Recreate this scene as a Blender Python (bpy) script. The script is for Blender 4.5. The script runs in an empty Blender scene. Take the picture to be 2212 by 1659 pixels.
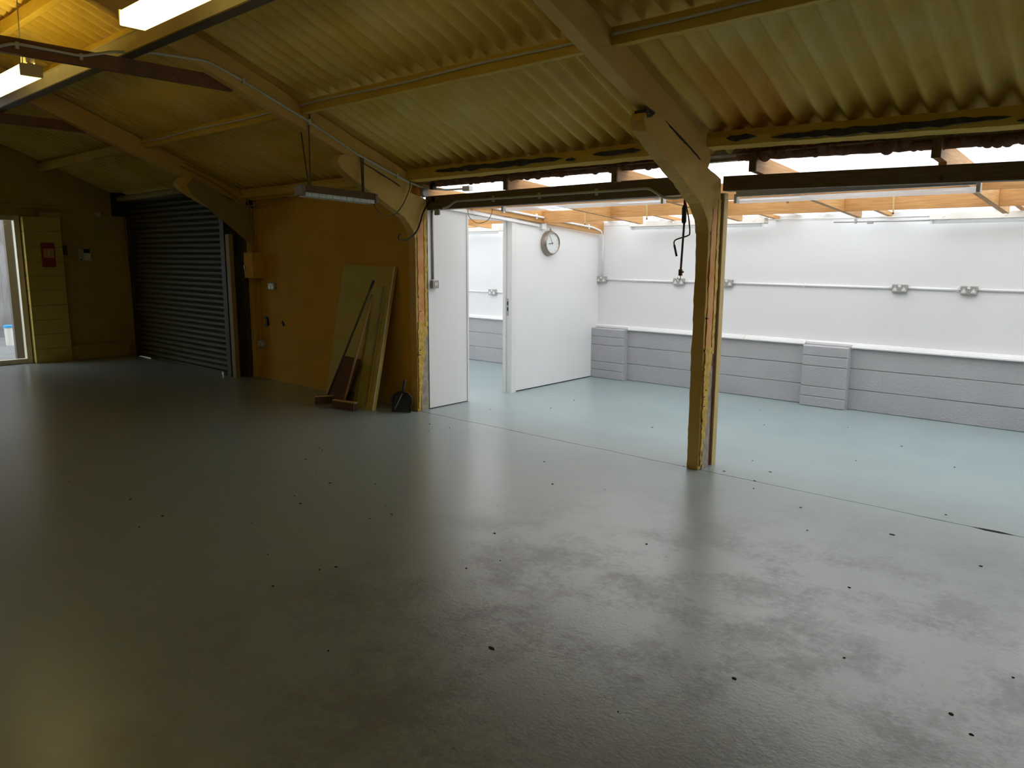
import bpy, bmesh, math, random
from mathutils import Vector, Matrix, noise
random.seed(7)
SC = bpy.context.scene
COL = SC.collection

# ------------------------------------------------------------------ camera
# +X runs along the hall (to the right), +Y towards the white lean-to bay, Z up; metres
YAW, PITCH, ROLL = math.radians(42.215), math.radians(9.54), math.radians(0.238)
F_PX = 1642.4
fw = Vector((-math.sin(YAW)*math.cos(PITCH), math.cos(YAW)*math.cos(PITCH), -math.sin(PITCH)))
rt = Vector((math.cos(YAW), math.sin(YAW), 0)); up = rt.cross(fw)
r2 = math.cos(ROLL)*rt + math.sin(ROLL)*up; u2 = -math.sin(ROLL)*rt + math.cos(ROLL)*up
cam_d = bpy.data.cameras.new('camera'); cam = bpy.data.objects.new('camera', cam_d); COL.objects.link(cam)
cam_d.sensor_width = 36; cam_d.lens = F_PX/2212*36; cam_d.clip_start = 0.05
M = Matrix((r2, u2, -fw)).transposed().to_4x4(); M.translation = (0, 0, 1.63)
cam.matrix_world = M
SC.camera = cam

# ------------------------------------------------------------------ world: plain overcast sky, exposure
W = bpy.data.worlds.new('overcast'); SC.world = W; W.use_nodes = True
W.node_tree.nodes['Background'].inputs[0].default_value = (0.93, 0.965, 1.0, 1)
W.node_tree.nodes['Background'].inputs[1].default_value = 1.6
LAMP_STRENGTH = 1.3     # opal trays of the hall lamps
TUBE_STRENGTH = 9.0    # unseen tubes added in the trays to throw light up at the roof
vs = SC.view_settings
vs.view_transform = 'Standard'; vs.look = 'None'; vs.gamma = 1; vs.use_curve_mapping = False
vs.exposure = 1.1
SC.display_settings.display_device = 'sRGB'
SC.cycles.use_denoising = True
SC.cycles.max_bounces = 12; SC.cycles.diffuse_bounces = 7; SC.cycles.transparent_max_bounces = 16

# ------------------------------------------------------------------ materials
def nodes(name):
    m = bpy.data.materials.new(name); m.use_nodes = True
    nt = m.node_tree; b = nt.nodes['Principled BSDF']
    return m, nt, b
def N(nt, t, **kw):
    n = nt.nodes.new(t)
    for k, v in kw.items():
        if k in n.inputs: n.inputs[k].default_value = v
        else: setattr(n, k, v)
    return n
def L(nt, a, b): nt.links.new(a, b)
def ramp(nt, fac, stops):
    r = nt.nodes.new('ShaderNodeValToRGB'); e = r.color_ramp.elements
    while len(e) < len(stops): e.new(0.5)
    for i, (p, c) in enumerate(stops):
        e[i].position = p; e[i].color = (*c, 1) if len(c) == 3 else c
    L(nt, fac, r.inputs[0]); return r
def mixc(nt, fac, a, b, mode='MIX'):
    m = nt.nodes.new('ShaderNodeMix'); m.data_type = 'RGBA'; m.blend_type = mode
    for s, v in ((0, fac), (6, a), (7, b)):
        if hasattr(v, 'is_linked') or hasattr(v, 'links'): L(nt, v, m.inputs[s])
        elif isinstance(v, (int, float)): m.inputs[s].default_value = v
        else: m.inputs[s].default_value = (*v, 1)
    return m.outputs[2]
def mat(name, c1, c2=None, scale=8, rough=0.6, metal=0, bump=0, bscale=60, spec=0.5, stretch=None, detail=4, coords='Object'):
    m, nt, b = nodes(name)
    b.inputs['Roughness'].default_value = rough; b.inputs['Metallic'].default_value = metal
    b.inputs['Specular IOR Level'].default_value = spec
    src = N(nt, 'ShaderNodeNewGeometry').outputs['Position'] if coords == 'World' else N(nt, 'ShaderNodeTexCoord').outputs[coords]
    if stretch:
        mp = N(nt, 'ShaderNodeMapping'); mp.inputs['Scale'].default_value = stretch; L(nt, src, mp.inputs[0]); src = mp.outputs[0]
    if c2:
        n = N(nt, 'ShaderNodeTexNoise', Scale=scale, Detail=detail); L(nt, src, n.inputs['Vector'])
        r = ramp(nt, n.outputs[0], [(0.32, c1), (0.68, c2)]); L(nt, r.outputs[0], b.inputs['Base Color'])
    else: b.inputs['Base Color'].default_value = (*c1, 1)
    if bump:
        n = N(nt, 'ShaderNodeTexNoise', Scale=bscale, Detail=3); L(nt, src, n.inputs['Vector'])
        bp = N(nt, 'ShaderNodeBump', Strength=bump, Distance=0.01); L(nt, n.outputs[0], bp.inputs['Height']); L(nt, bp.outputs[0], b.inputs['Normal'])
    return m

def geo_pos(nt):
    g = N(nt, 'ShaderNodeNewGeometry'); return g.outputs['Position']
def sep(nt, v):
    s = N(nt, 'ShaderNodeSeparateXYZ'); L(nt, v, s.inputs[0]); return s
def math_n(nt, op, a, b=None, clamp=False):
    m = N(nt, 'ShaderNodeMath', operation=op); m.use_clamp = clamp
    for i, v in enumerate((a, b)):
        if v is None: continue
        if isinstance(v, (int, float)): m.inputs[i].default_value = v
        else: L(nt, v, m.inputs[i])
    return m.outputs[0]
def maprange(nt, v, a, b, c=0, d=1):
    m = N(nt, 'ShaderNodeMapRange'); L(nt, v, m.inputs[0])
    for i, x in enumerate((a, b, c, d)): m.inputs[i+1].default_value = x
    return m.outputs[0]

# floor paint: worn grey in the hall, pale teal in the bay, scuffs and oily spots
def make_floor():
    m, nt, b = nodes('floor_paint')
    P = geo_pos(nt); s = sep(nt, P)
    nb = N(nt, 'ShaderNodeTexNoise', Scale=1.3, Detail=6, Roughness=0.65); L(nt, P, nb.inputs['Vector'])
    nf = N(nt, 'ShaderNodeTexNoise', Scale=5.5, Detail=8, Roughness=0.7); L(nt, P, nf.inputs['Vector'])
    hall = ramp(nt, nf.outputs[0], [(0.3, (0.235, 0.28, 0.268)), (0.5, (0.252, 0.296, 0.284)), (0.72, (0.268, 0.31, 0.298))])
    teal = ramp(nt, nb.outputs[0], [(0.3, (0.255, 0.335, 0.345)), (0.55, (0.285, 0.365, 0.372)), (0.75, (0.315, 0.39, 0.392))])
    edge = math_n(nt, 'ADD', s.outputs[1], math_n(nt, 'MULTIPLY', nb.outputs[0], 1.1))
    f = maprange(nt, edge, 5.3, 6.6)
    col = mixc(nt, f, hall.outputs[0], teal.outputs[0])
    # traffic-worn area in front of the bay: cloudy grime and rubbed pale patches
    dv = N(nt, 'ShaderNodeVectorMath', operation='DISTANCE'); L(nt, P, dv.inputs[0]); dv.inputs[1].default_value = (-1.15, 2.55, 0)
    area = maprange(nt, math_n(nt, 'ADD', dv.outputs['Value'], math_n(nt, 'MULTIPLY', nb.outputs[0], 1.2)), 3.4, 1.9)
    ng = N(nt, 'ShaderNodeTexNoise', Scale=2.1, Detail=8, Roughness=0.62); L(nt, P, ng.inputs['Vector'])
    nk = N(nt, 'ShaderNodeTexNoise', Scale=26.0, Detail=6, Roughness=0.7); L(nt, P, nk.inputs['Vector'])
    gsum = math_n(nt, 'ADD', math_n(nt, 'MULTIPLY', ng.outputs[0], 0.68), math_n(nt, 'MULTIPLY', nk.outputs[0], 0.32))
    grime = ramp(nt, gsum, [(0.465, (0, 0, 0)), (0.585, (1, 1, 1))])
    gm = math_n(nt, 'MULTIPLY', math_n(nt, 'MULTIPLY', grime.outputs[0], area), 0.72)
    col = mixc(nt, gm, col, (0.085, 0.085, 0.07))
    nw = N(nt, 'ShaderNodeTexNoise', Scale=13.0, Detail=6, Roughness=0.75); L(nt, P, nw.inputs['Vector'])
    wear = ramp(nt, nw.outputs[0], [(0.54, (0, 0, 0)), (0.72, (1, 1, 1))])
    wm = math_n(nt, 'MULTIPLY', math_n(nt, 'MULTIPLY', wear.outputs[0], area), 0.35)
    col = mixc(nt, wm, col, (0.42, 0.42, 0.41))
    # small oily spots
    v = N(nt, 'ShaderNodeTexVoronoi', Scale=5.5); L(nt, P, v.inputs['Vector'])
    nv = N(nt, 'ShaderNodeTexNoise', Scale=40.0, Detail=2); L(nt, P, nv.inputs['Vector'])
    d = math_n(nt, 'ADD', v.outputs['Distance'], math_n(nt, 'MULTIPLY', nv.outputs[0], 0.06))
    spot = math_n(nt, 'MULTIPLY', math_n(nt, 'LESS_THAN', d, 0.060), math_n(nt, 'MULTIPLY', area, 1.0))
    col = mixc(nt, math_n(nt, 'MULTIPLY', spot, 0.85), col, (0.03, 0.03, 0.028))
    L(nt, col, b.inputs['Base Color'])
    ro = math_n(nt, 'ADD', math_n(nt, 'MULTIPLY', nf.outputs[0], 0.05), 0.26)
    ro = math_n(nt, 'ADD', ro, math_n(nt, 'MULTIPLY', gm, 0.15))
    L(nt, ro, b.inputs['Roughness'])
    b.inputs['IOR'].default_value = 2.0
    n2 = N(nt, 'ShaderNodeTexNoise', Scale=55, Detail=5, Roughness=0.6); L(nt, P, n2.inputs['Vector'])
    h = math_n(nt, 'ADD', math_n(nt, 'MULTIPLY', n2.outputs[0], math_n(nt, 'ADD', math_n(nt, 'MULTIPLY', area, 0.60), 0.12)), math_n(nt, 'MULTIPLY', nf.outputs[0], 0.12))
    bp = N(nt, 'ShaderNodeBump', Strength=0.25, Distance=0.006); L(nt, h, bp.inputs['Height']); L(nt, bp.outputs[0], b.inputs['Normal'])
    return m

# sprayed foam over corrugated roof sheets
def make_foam(name, c1, c2, c3, stain=False):
    m, nt, b = nodes(name)
    P = geo_pos(nt); s = sep(nt, P)
    n1 = N(nt, 'ShaderNodeTexNoise', Scale=1.6, Detail=6, Roughness=0.6); L(nt, P, n1.inputs['Vector'])
    r = ramp(nt, n1.outputs[0], [(0.3, c1), (0.5, c2), (0.7, c3)])
    col = r.outputs[0]
    if stain:
        # rusty orange run-off patch beside the free-standing frame
        a = maprange(nt, s.outputs[0], -2.72, -2.55); b2 = maprange(nt, s.outputs[0], -2.02, -2.2)
        c = maprange(nt, s.outputs[1], 4.35, 4.65)
        n2 = N(nt, 'ShaderNodeTexNoise', Scale=5.0, Detail=2)
        mp = N(nt, 'ShaderNodeMapping'); mp.inputs['Scale'].default_value = (1.6, 0.35, 0.35); L(nt, P, mp.inputs[0]); L(nt, mp.outputs[0], n2.inputs['Vector'])
        f = math_n(nt, 'MULTIPLY', math_n(nt, 'MULTIPLY', a, b2), math_n(nt, 'MULTIPLY', c, maprange(nt, n2.outputs[0], 0.26, 0.44)))
        col = mixc(nt, math_n(nt, 'MULTIPLY', f, 0.8), col, (0.66, 0.30, 0.04))
    L(nt, col, b.inputs['Base Color'])
    b.inputs['Roughness'].default_value = 0.75; b.inputs['Specular IOR Level'].default_value = 0.3
    n3 = N(nt, 'ShaderNodeTexNoise', Scale=38, Detail=5, Roughness=0.65); L(nt, P, n3.inputs['Vector'])
    bp = N(nt, 'ShaderNodeBump', Strength=0.5, Distance=0.008); L(nt, n3.outputs[0], bp.inputs['Height']); L(nt, bp.outputs[0], b.inputs['Normal'])
    return m

def make_timber(name, c1, c2, c3, rough=0.6):
    m, nt, b = nodes(name)
    tc = N(nt, 'ShaderNodeTexCoord'); mp = N(nt, 'ShaderNodeMapping'); mp.inputs['Scale'].default_value = (1, 1, 1)
    L(nt, tc.outputs['UV'], mp.inputs[0])
    nz = N(nt, 'ShaderNodeTexNoise', Scale=5.0, Detail=5, Roughness=0.6)
    mp2 = N(nt, 'ShaderNodeMapping'); mp2.inputs['Scale'].default_value = (0.9, 14, 14); L(nt, tc.outputs['UV'], mp2.inputs[0]); L(nt, mp2.outputs[0], nz.inputs['Vector'])
    r = ramp(nt, nz.outputs[0], [(0.28, c1), (0.5, c2), (0.72, c3)])
    v = N(nt, 'ShaderNodeTexVoronoi', Scale=3.0); L(nt, tc.outputs['UV'], v.inputs['Vector'])
    knot = math_n(nt, 'LESS_THAN', v.outputs['Distance'], 0.045)
    col = mixc(nt, math_n(nt, 'MULTIPLY', knot, 0.8), r.outputs[0], (c1[0]*0.35, c1[1]*0.3, c1[2]*0.25))
    L(nt, col, b.inputs['Base Color']); b.inputs['Roughness'].default_value = rough
    return m

def make_glazing():
    m, nt, b = nodes('twinwall_polycarbonate')
    nt.nodes.remove(b); out = nt.nodes['Material Output']
    P = geo_pos(nt)
    mp = N(nt, 'ShaderNodeMapping'); mp.inputs['Scale'].default_value = (5, 0.7, 1); L(nt, P, mp.inputs[0])
    n = N(nt, 'ShaderNodeTexNoise', Scale=1.2, Detail=5); L(nt, mp.outputs[0], n.inputs['Vector'])
    r = ramp(nt, n.outputs[0], [(0.28, (0.36, 0.29, 0.22)), (0.44, (0.90, 0.89, 0.88)), (0.6, (1, 1, 1))])
    tr = N(nt, 'ShaderNodeBsdfTransparent'); L(nt, r.outputs[0], tr.inputs[0])
    tl = N(nt, 'ShaderNodeBsdfTranslucent'); tl.inputs[0].default_value = (0.9, 0.93, 0.95, 1)
    gl = N(nt, 'ShaderNodeBsdfGlossy'); gl.inputs['Roughness'].default_value = 0.25
    m1 = N(nt, 'ShaderNodeMixShader'); m1.inputs[0].default_value = 0.25; L(nt, tr.outputs[0], m1.inputs[1]); L(nt, tl.outputs[0], m1.inputs[2])
    m2 = N(nt, 'ShaderNodeMixShader'); m2.inputs[0].default_value = 0.05; L(nt, m1.outputs[0], m2.inputs[1]); L(nt, gl.outputs[0], m2.inputs[2])
    L(nt, m2.outputs[0], out.inputs[0]); return m
def make_glass():
    m, nt, b = nodes('clear_glass'); nt.nodes.remove(b); out = nt.nodes['Material Output']
    tr = N(nt, 'ShaderNodeBsdfTransparent'); tr.inputs[0].default_value = (0.93, 0.95, 0.95, 1)
    gl = N(nt, 'ShaderNodeBsdfGlossy'); gl.inputs['Roughness'].default_value = 0.02
    m1 = N(nt, 'ShaderNodeMixShader'); m1.inputs[0].default_value = 0.07
    L(nt, tr.outputs[0], m1.inputs[1]); L(nt, gl.outputs[0], m1.inputs[2]); L(nt, m1.outputs[0], out.inputs[0]); return m
def make_emit(name, c, s):
    m, nt, b = nodes(name)
    b.inputs['Base Color'].default_value = (*c, 1)
    b.inputs['Emission Color'].default_value = (*c, 1); b.inputs['Emission Strength'].default_value = s
    return m
def make_tube():     # unlit fluorescent tube: frosted glass lets daylight through
    m, nt, b = nodes('unlit_tube'); out = nt.nodes['Material Output']
    b.inputs['Base Color'].default_value = (0.9, 0.93, 0.95, 1); b.inputs['Roughness'].default_value = 0.15
    tl = N(nt, 'ShaderNodeBsdfTranslucent'); tl.inputs[0].default_value = (0.96, 0.98, 1, 1)
    tp = N(nt, 'ShaderNodeBsdfTransparent')
    m1 = N(nt, 'ShaderNodeMixShader'); m1.inputs[0].default_value = 0.62
    L(nt, b.outputs[0], m1.inputs[1]); L(nt, tl.outputs[0], m1.inputs[2])
    m2 = N(nt, 'ShaderNodeMixShader'); m2.inputs[0].default_value = 0.45
    L(nt, m1.outputs[0], m2.inputs[1]); L(nt, tp.outputs[0], m2.inputs[2]); L(nt, m2.outputs[0], out.inputs[0]); return m
def make_brick_paint(name, c1, c2, bw, bh, bump):
    m, nt, b = nodes(name)
    P = geo_pos(nt); s = sep(nt, P)
    cb = N(nt, 'ShaderNodeCombineXYZ'); L(nt, math_n(nt, 'ADD', s.outputs[0], s.outputs[1]), cb.inputs[0]); L(nt, s.outputs[2], cb.inputs[1])
    bt = N(nt, 'ShaderNodeTexBrick'); bt.inputs['Scale'].default_value = 1; bt.inputs['Brick Width'].default_value = bw; bt.inputs['Row Height'].default_value = bh
    bt.inputs['Mortar Size'].default_value = 0.006; bt.inputs['Mortar Smooth'].default_value = 1.0
    L(nt, cb.outputs[0], bt.inputs['Vector'])
    n = N(nt, 'ShaderNodeTexNoise', Scale=2.2, Detail=6, Roughness=0.65); L(nt, P, n.inputs['Vector'])
    r = ramp(nt, n.outputs[0], [(0.3, c1), (0.7, c2)]); L(nt, r.outputs[0], b.inputs['Base Color'])
    b.inputs['Roughness'].default_value = 0.75; b.inputs['Specular IOR Level'].default_value = 0.12
    n2 = N(nt, 'ShaderNodeTexNoise', Scale=60, Detail=4); L(nt, P, n2.inputs['Vector'])
    h = math_n(nt, 'SUBTRACT', math_n(nt, 'MULTIPLY', n2.outputs[0], 0.3), bt.outputs['Fac'])
    bp = N(nt, 'ShaderNodeBump', Strength=bump, Distance=0.006); L(nt, h, bp.inputs['Height']); L(nt, bp.outputs[0], b.inputs['Normal'])
    return m

MT = {}
MT['floor'] = make_floor()
MT['foam'] = make_foam('roof_foam', (0.60, 0.41, 0.06), (0.69, 0.49, 0.11), (0.73, 0.57, 0.21), True)
MT['frame'] = make_foam('frame_paint', (0.56, 0.34, 0.085), (0.61, 0.40, 0.11), (0.63, 0.45, 0.15))
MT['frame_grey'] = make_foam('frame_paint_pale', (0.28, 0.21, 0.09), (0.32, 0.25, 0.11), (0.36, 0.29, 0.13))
MT['purlin'] = make_foam('purlin_paint', (0.52, 0.34, 0.05), (0.58, 0.40, 0.065), (0.60, 0.44, 0.10))
MT['salmon'] = mat('salmon_render', (0.60, 0.26, 0.07), (0.72, 0.40, 0.15), 9, 0.7, bump=0.4, bscale=50, coords='World')
MT['crust'] = mat('yellow_foam_crust', (0.50, 0.31, 0.035), (0.68, 0.49, 0.12), 22, 0.8, bump=0.9, bscale=70, coords='World')
MT['bare'] = mat('bare_concrete', (0.26, 0.22, 0.17), (0.42, 0.37, 0.30), 14, 0.85, bump=0.5, bscale=50, coords='World')
MT['black_patch'] = mat('tarry_black', (0.02, 0.02, 0.018), (0.05, 0.045, 0.04), 20, 0.7, coords='World')
MT['pink_foam'] = mat('red_brown_foam', (0.16, 0.075, 0.05), (0.26, 0.13, 0.09), 18, 0.85, bump=0.6, bscale=60, coords='World')
MT['brownwall'] = make_brick_paint('tan_wall_paint', (0.56, 0.315, 0.045), (0.62, 0.365, 0.06), 0.45, 0.225, 0.22)
MT['endwall'] = make_brick_paint('olive_wall_paint', (0.46, 0.335, 0.10), (0.52, 0.39, 0.13), 0.45, 0.225, 0.3)
MT['endpier_lit'] = make_brick_paint('pier_paint_lit', (0.62, 0.47, 0.135), (0.68, 0.53, 0.17), 0.6, 0.218, 0.2)  # yellower paint, with the brighter light on the pier put into its colour
MT['hidewall'] = mat('cream_wall_paint', (0.56, 0.48, 0.29), (0.62, 0.54, 0.34), 2, 0.7, coords='World')
MT['white'] = mat('white_board', (0.83, 0.83, 0.84), (0.87, 0.87, 0.88), 1.2, 0.45, bump=0.06, bscale=30, coords='World')
MT['white_trim'] = mat('white_gloss', (0.80, 0.80, 0.79), (0.84, 0.84, 0.84), 3, 0.35)
MT['cream_trim'] = mat('cream_gloss', (0.66, 0.62, 0.555), (0.72, 0.68, 0.61), 3, 0.35)
MT['grey_block'] = mat('grey_block_paint', (0.42, 0.42, 0.445), (0.46, 0.46, 0.48), 2.2, 0.55, bump=0.5, bscale=55, coords='World')
MT['pine'] = make_timber('pine', (0.47, 0.22, 0.065), (0.58, 0.30, 0.10), (0.66, 0.38, 0.15))
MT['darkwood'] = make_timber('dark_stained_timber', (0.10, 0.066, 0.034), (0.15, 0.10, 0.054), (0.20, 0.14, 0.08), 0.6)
MT['strip'] = make_timber('pale_timber', (0.50, 0.36, 0.13), (0.60, 0.45, 0.19), (0.66, 0.52, 0.26))
MT['glazing'] = make_glazing(); MT['glass'] = make_glass()
MT['lamp'] = make_emit('lit_diffuser', (0.95, 0.86, 0.38), LAMP_STRENGTH)
MT['uplight_tube'] = make_emit('added_uplight_tube', (0.95, 0.86, 0.34), TUBE_STRENGTH)
MT['lampbody'] = mat('lamp_body', (0.62, 0.52, 0.25), None, rough=0.4)
MT['steel'] = mat('painted_steel', (0.42, 0.40, 0.30), (0.50, 0.47, 0.36), 6, 0.4, metal=0.2, coords='World')
MT['redoxide'] = mat('red_oxide_steel', (0.15, 0.065, 0.028), (0.20, 0.09, 0.04), 7, 0.6, coords='World')
MT['galv'] = mat('galvanised', (0.36, 0.38, 0.36), (0.44, 0.46, 0.44), 10, 0.4, metal=0.6)
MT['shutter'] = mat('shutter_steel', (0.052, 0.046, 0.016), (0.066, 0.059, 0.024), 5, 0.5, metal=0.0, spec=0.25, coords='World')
MT['conduit_grey'] = mat('conduit_grey', (0.50, 0.51, 0.44), None, rough=0.4)
MT['conduit_white'] = mat('conduit_white', (0.90, 0.90, 0.90), None, rough=0.35)
MT['metalclad'] = mat('metalclad_grey', (0.36, 0.35, 0.34), (0.42, 0.41, 0.40), 20, 0.38, metal=0.1)
MT['insert'] = mat('white_plastic', (0.85, 0.85, 0.84), None, rough=0.3)
MT['black'] = mat('black_rubber', (0.02, 0.02, 0.02), None, rough=0.5)
MT['darkhole'] = mat('dark_slot', (0.012, 0.012, 0.012), None, rough=0.9)
MT['rod'] = mat('rust_brown_rod', (0.10, 0.045, 0.03), None, rough=0.5)
MT['bronze'] = mat('clock_case', (0.34, 0.29, 0.235), None, rough=0.38, metal=0.55)
MT['dial'] = mat('clock_dial', (0.72, 0.76, 0.75), None, rough=0.4)
MT['postpaint'] = mat('olive_post_paint', (0.30, 0.245, 0.085), (0.35, 0.29, 0.11), 6, 0.6, coords='World')
MT['panel'] = mat('cream_panel', (0.44, 0.36, 0.085), (0.51, 0.43, 0.125), 4, 0.65, spec=0.15, coords='World')
MT['panel_edge'] = mat('cream_edge', (0.80, 0.76, 0.60), None, rough=0.5)
MT['panel_dark'] = mat('panel_groove', (0.24, 0.19, 0.075), (0.38, 0.31, 0.13), 9, 0.7, coords='World')
MT['redboard'] = mat('red_brown_board', (0.125, 0.050, 0.018), (0.16, 0.068, 0.027), 8, 0.7, spec=0.12, stretch=(6, 6, 0.7))
MT['stick_dark'] = mat('dark_stick', (0.075, 0.06, 0.04), None, rough=0.5)
MT['stick_wood'] = mat('wood_stick', (0.42, 0.26, 0.13), None, rough=0.6)
MT['bristle'] = mat('bristles', (0.10, 0.06, 0.045), (0.17, 0.11, 0.08), 60, 0.9)
MT['headwood'] = mat('broom_wood', (0.50, 0.34, 0.16), None, rough=0.6)
MT['dustpan'] = mat('dark_plastic', (0.035, 0.037, 0.042), None, rough=0.28)
MT['upvc'] = mat('cream_upvc', (0.66, 0.60, 0.42), None, rough=0.4)
MT['red'] = mat('red_plastic', (0.26, 0.018, 0.02), None, rough=0.35)
MT['keypad'] = mat('grey_plastic', (0.42, 0.45, 0.40), None, rough=0.4)
MT['outside'] = mat('outside_render', (0.17, 0.16, 0.165), (0.25, 0.24, 0.245), 2, 0.8, coords='World')
MT['ground'] = mat('outside_concrete', (0.15, 0.155, 0.16), (0.21, 0.215, 0.22), 3, 0.8, coords='World')
MT['bucket'] = mat('white_bucket', (0.62, 0.62, 0.60), None, rough=0.4)
MT['blue'] = mat('blue_plastic', (0.05, 0.30, 0.62), None, rough=0.35)
MT['tube'] = make_tube()
MT['prism'] = mat('prismatic_diffuser', (0.40, 0.50, 0.50), (0.85, 0.9, 0.9), 130, 0.25, detail=1)
MT['reflector'] = mat('brown_reflector', (0.16, 0.12, 0.085), (0.21, 0.16, 0.12), 12, 0.4, metal=0.2)

# ------------------------------------------------------------------ mesh helpers
class MB:
    """collects geometry; build() links it as one mesh object"""
    def __init__(s): s.v = []; s.f = []
    def box(s, x0, x1, y0, y1, z0, z1):
        i = len(s.v)
        s.v += [(x, y, z) for z in (z0, z1) for y in (y0, y1) for x in (x0, x1)]
        s.f += [[i+a for a in q] for q in ((0,2,3,1),(4,5,7,6),(0,1,5,4),(2,6,7,3),(0,4,6,2),(1,3,7,5))]
        return s
    def cbox(s, c, size):
        return s.box(c[0]-size[0]/2, c[0]+size[0]/2, c[1]-size[1]/2, c[1]+size[1]/2, c[2]-size[2]/2, c[2]+size[2]/2)
    def obox(s, c, ax, ay, az):
        """oriented box: centre and three half-axis vectors"""
        c, ax, ay, az = Vector(c), Vector(ax), Vector(ay), Vector(az); i = len(s.v)
        s.v += [tuple(c+ax*a+ay*b+az*d) for d in (-1, 1) for b in (-1, 1) for a in (-1, 1)]
        s.f += [[i+a for a in q] for q in ((0,2,3,1),(4,5,7,6),(0,1,5,4),(2,6,7,3),(0,4,6,2),(1,3,7,5))]
        return s
    def prism(s, pts, a0, a1, axis='x'):
        """2D polygon extruded along an axis. axis x: pts are (y,z); y: (x,z); z: (x,y)"""
        i = len(s.v); n = len(pts)
        def put(p, a):
            return (a, p[0], p[1]) if axis == 'x' else (p[0], a, p[1]) if axis == 'y' else (p[0], p[1], a)
        s.v += [put(p, a0) for p in pts] + [put(p, a1) for p in pts]
        s.f += [list(range(i, i+n))[::-1], list(range(i+n, i+2*n))]
        s.f += [[i+k, i+(k+1) % n, i+n+(k+1) % n, i+n+k] for k in range(n)]
        return s
    def tube(s, pts, r, seg=10, caps=True):
        pts = [Vector(p) for p in pts]; i0 = len(s.v); prev = None
        for k, p in enumerate(pts):
            t = (pts[min(k+1, len(pts)-1)] - pts[max(k-1, 0)]).normalized()
            if prev is None:
                a = t.orthogonal().normalized()
            else:
                a = (prev - t*prev.dot(t)).normalized()
            prev = a; b = t.cross(a); rr = r[k] if isinstance(r, (list, tuple)) else r
            s.v += [tuple(p + rr*(math.cos(2*math.pi*j/seg)*a + math.sin(2*math.pi*j/seg)*b)) for j in range(seg)]
        for k in range(len(pts)-1):
            for j in range(seg):
                a = i0+k*seg+j; b = i0+k*seg+(j+1) % seg
                s.f.append([a, b, b+seg, a+seg])
        if caps:
            s.f.append([i0+j for j in range(seg)][::-1]); e = i0+(len(pts)-1)*seg; s.f.append([e+j for j in range(seg)])
        return s
    def lathe(s, prof, origin, axis, seg=32, start=None):
        """prof: (radius, height) pairs about an axis vector"""
        o = Vector(origin); ax = Vector(axis).normalized(); a = ax.orthogonal().normalized(); b = ax.cross(a); i0 = len(s.v)
        for (r, h) in prof:
            s.v += [tuple(o + ax*h + r*(math.cos(2*math.pi*j/seg)*a + math.sin(2*math.pi*j/seg)*b)) for j in range(seg)]
        for k in range(len(prof)-1):
            for j in range(seg):
                p = i0+k*seg+j; q = i0+k*seg+(j+1) % seg
                s.f.append([p, q, q+seg, p+seg])
        s.f.append([i0+j for j in range(seg)][::-1]); e = i0+(len(prof)-1)*seg; s.f.append([e+j for j in range(seg)])
        return s
    def mesh(s, name):
        me = bpy.data.meshes.new(name); me.from_pydata(s.v, [], s.f); me.validate(); return me
    def build(s, name, m, parent=None, bevel=0, smooth=False, rough=0, cell=0.06, uv=False):
        me = s.mesh(name)
        bm = bmesh.new(); bm.from_mesh(me)
        bmesh.ops.recalc_face_normals(bm, faces=bm.faces)
        if bevel: bmesh.ops.bevel(bm, geom=[e for e in bm.edges if e.calc_face_angle(0) > 0.5], offset=bevel, segments=2, affect='EDGES', profile=0.6)
        if rough:
            bmesh.ops.triangulate(bm, faces=bm.faces)
            for _ in range(8):
                long = [e for e in bm.edges if e.calc_length() > cell]
                if not long: break
                bmesh.ops.subdivide_edges(bm, edges=long, cuts=1)
                bmesh.ops.triangulate(bm, faces=[f for f in bm.faces if len(f.verts) > 3])
            bm.normal_update()
            for v in bm.verts:
                d = noise.noise(v.co*5.0)*0.45 + noise.noise(v.co*14.0)*0.35 + noise.noise(v.co*31.0)*0.2
                v.co += v.normal*d*rough
        if uv:
            lay = bm.loops.layers.uv.new('uv')
            xs = [[v.co[k] for v in bm.verts] for k in range(3)]
            ext = [max(x)-min(x) for x in xs]; la = ext.index(max(ext)); o = [k for k in range(3) if k != la]
            rnd = (hash(name) % 17 + random.random()*30)
            for f in bm.faces:
                n = f.normal; k = o[0] if abs(n[o[0]]) < abs(n[o[1]]) else o[1]
                for l in f.loops: l[lay].uv = (l.vert.co[la] + rnd, l.vert.co[k] + l.vert.co[la]*0 + rnd*0.13)
        bm.to_mesh(me); bm.free()
        if smooth:
            for p in me.polygons: p.use_smooth = True
        o = bpy.data.objects.new(name, me); COL.objects.link(o); o.data.materials.append(m)
        if parent: o.parent = parent
        return o
def smooth_path(pts, n=6):
    P = [Vector(p) for p in pts]; out = []
    for i in range(len(P)-1):
        p0, p1, p2, p3 = P[max(i-1, 0)], P[i], P[i+1], P[min(i+2, len(P)-1)]
        for k in range(n):
            t = k/n
            out.append(0.5*((2*p1)+(-p0+p2)*t+(2*p0-5*p1+4*p2-p3)*t*t+(-p0+3*p1-3*p2+p3)*t**3))
    return out+[P[-1]]
def tag(o, label, cat, group=None):
    o['label'] = label; o['category'] = cat
    if group: o['group'] = group
    return o
def thing(name, label, cat, loc=(0, 0, 0), group=None):
    o = bpy.data.objects.new(name, None); COL.objects.link(o); o.empty_display_size = 0.1
    o.location = loc; return tag(o, label, cat, group)
def adopt(root):
    """children were built in world coordinates: keep them there under a root that is not at the origin"""
    inv = Matrix.Translation(-root.location)
    for c in root.children: c.matrix_parent_inverse = inv
def struct(o, label=None):
    o['kind'] = 'structure'
    if label: o['label'] = label
    return o
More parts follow.
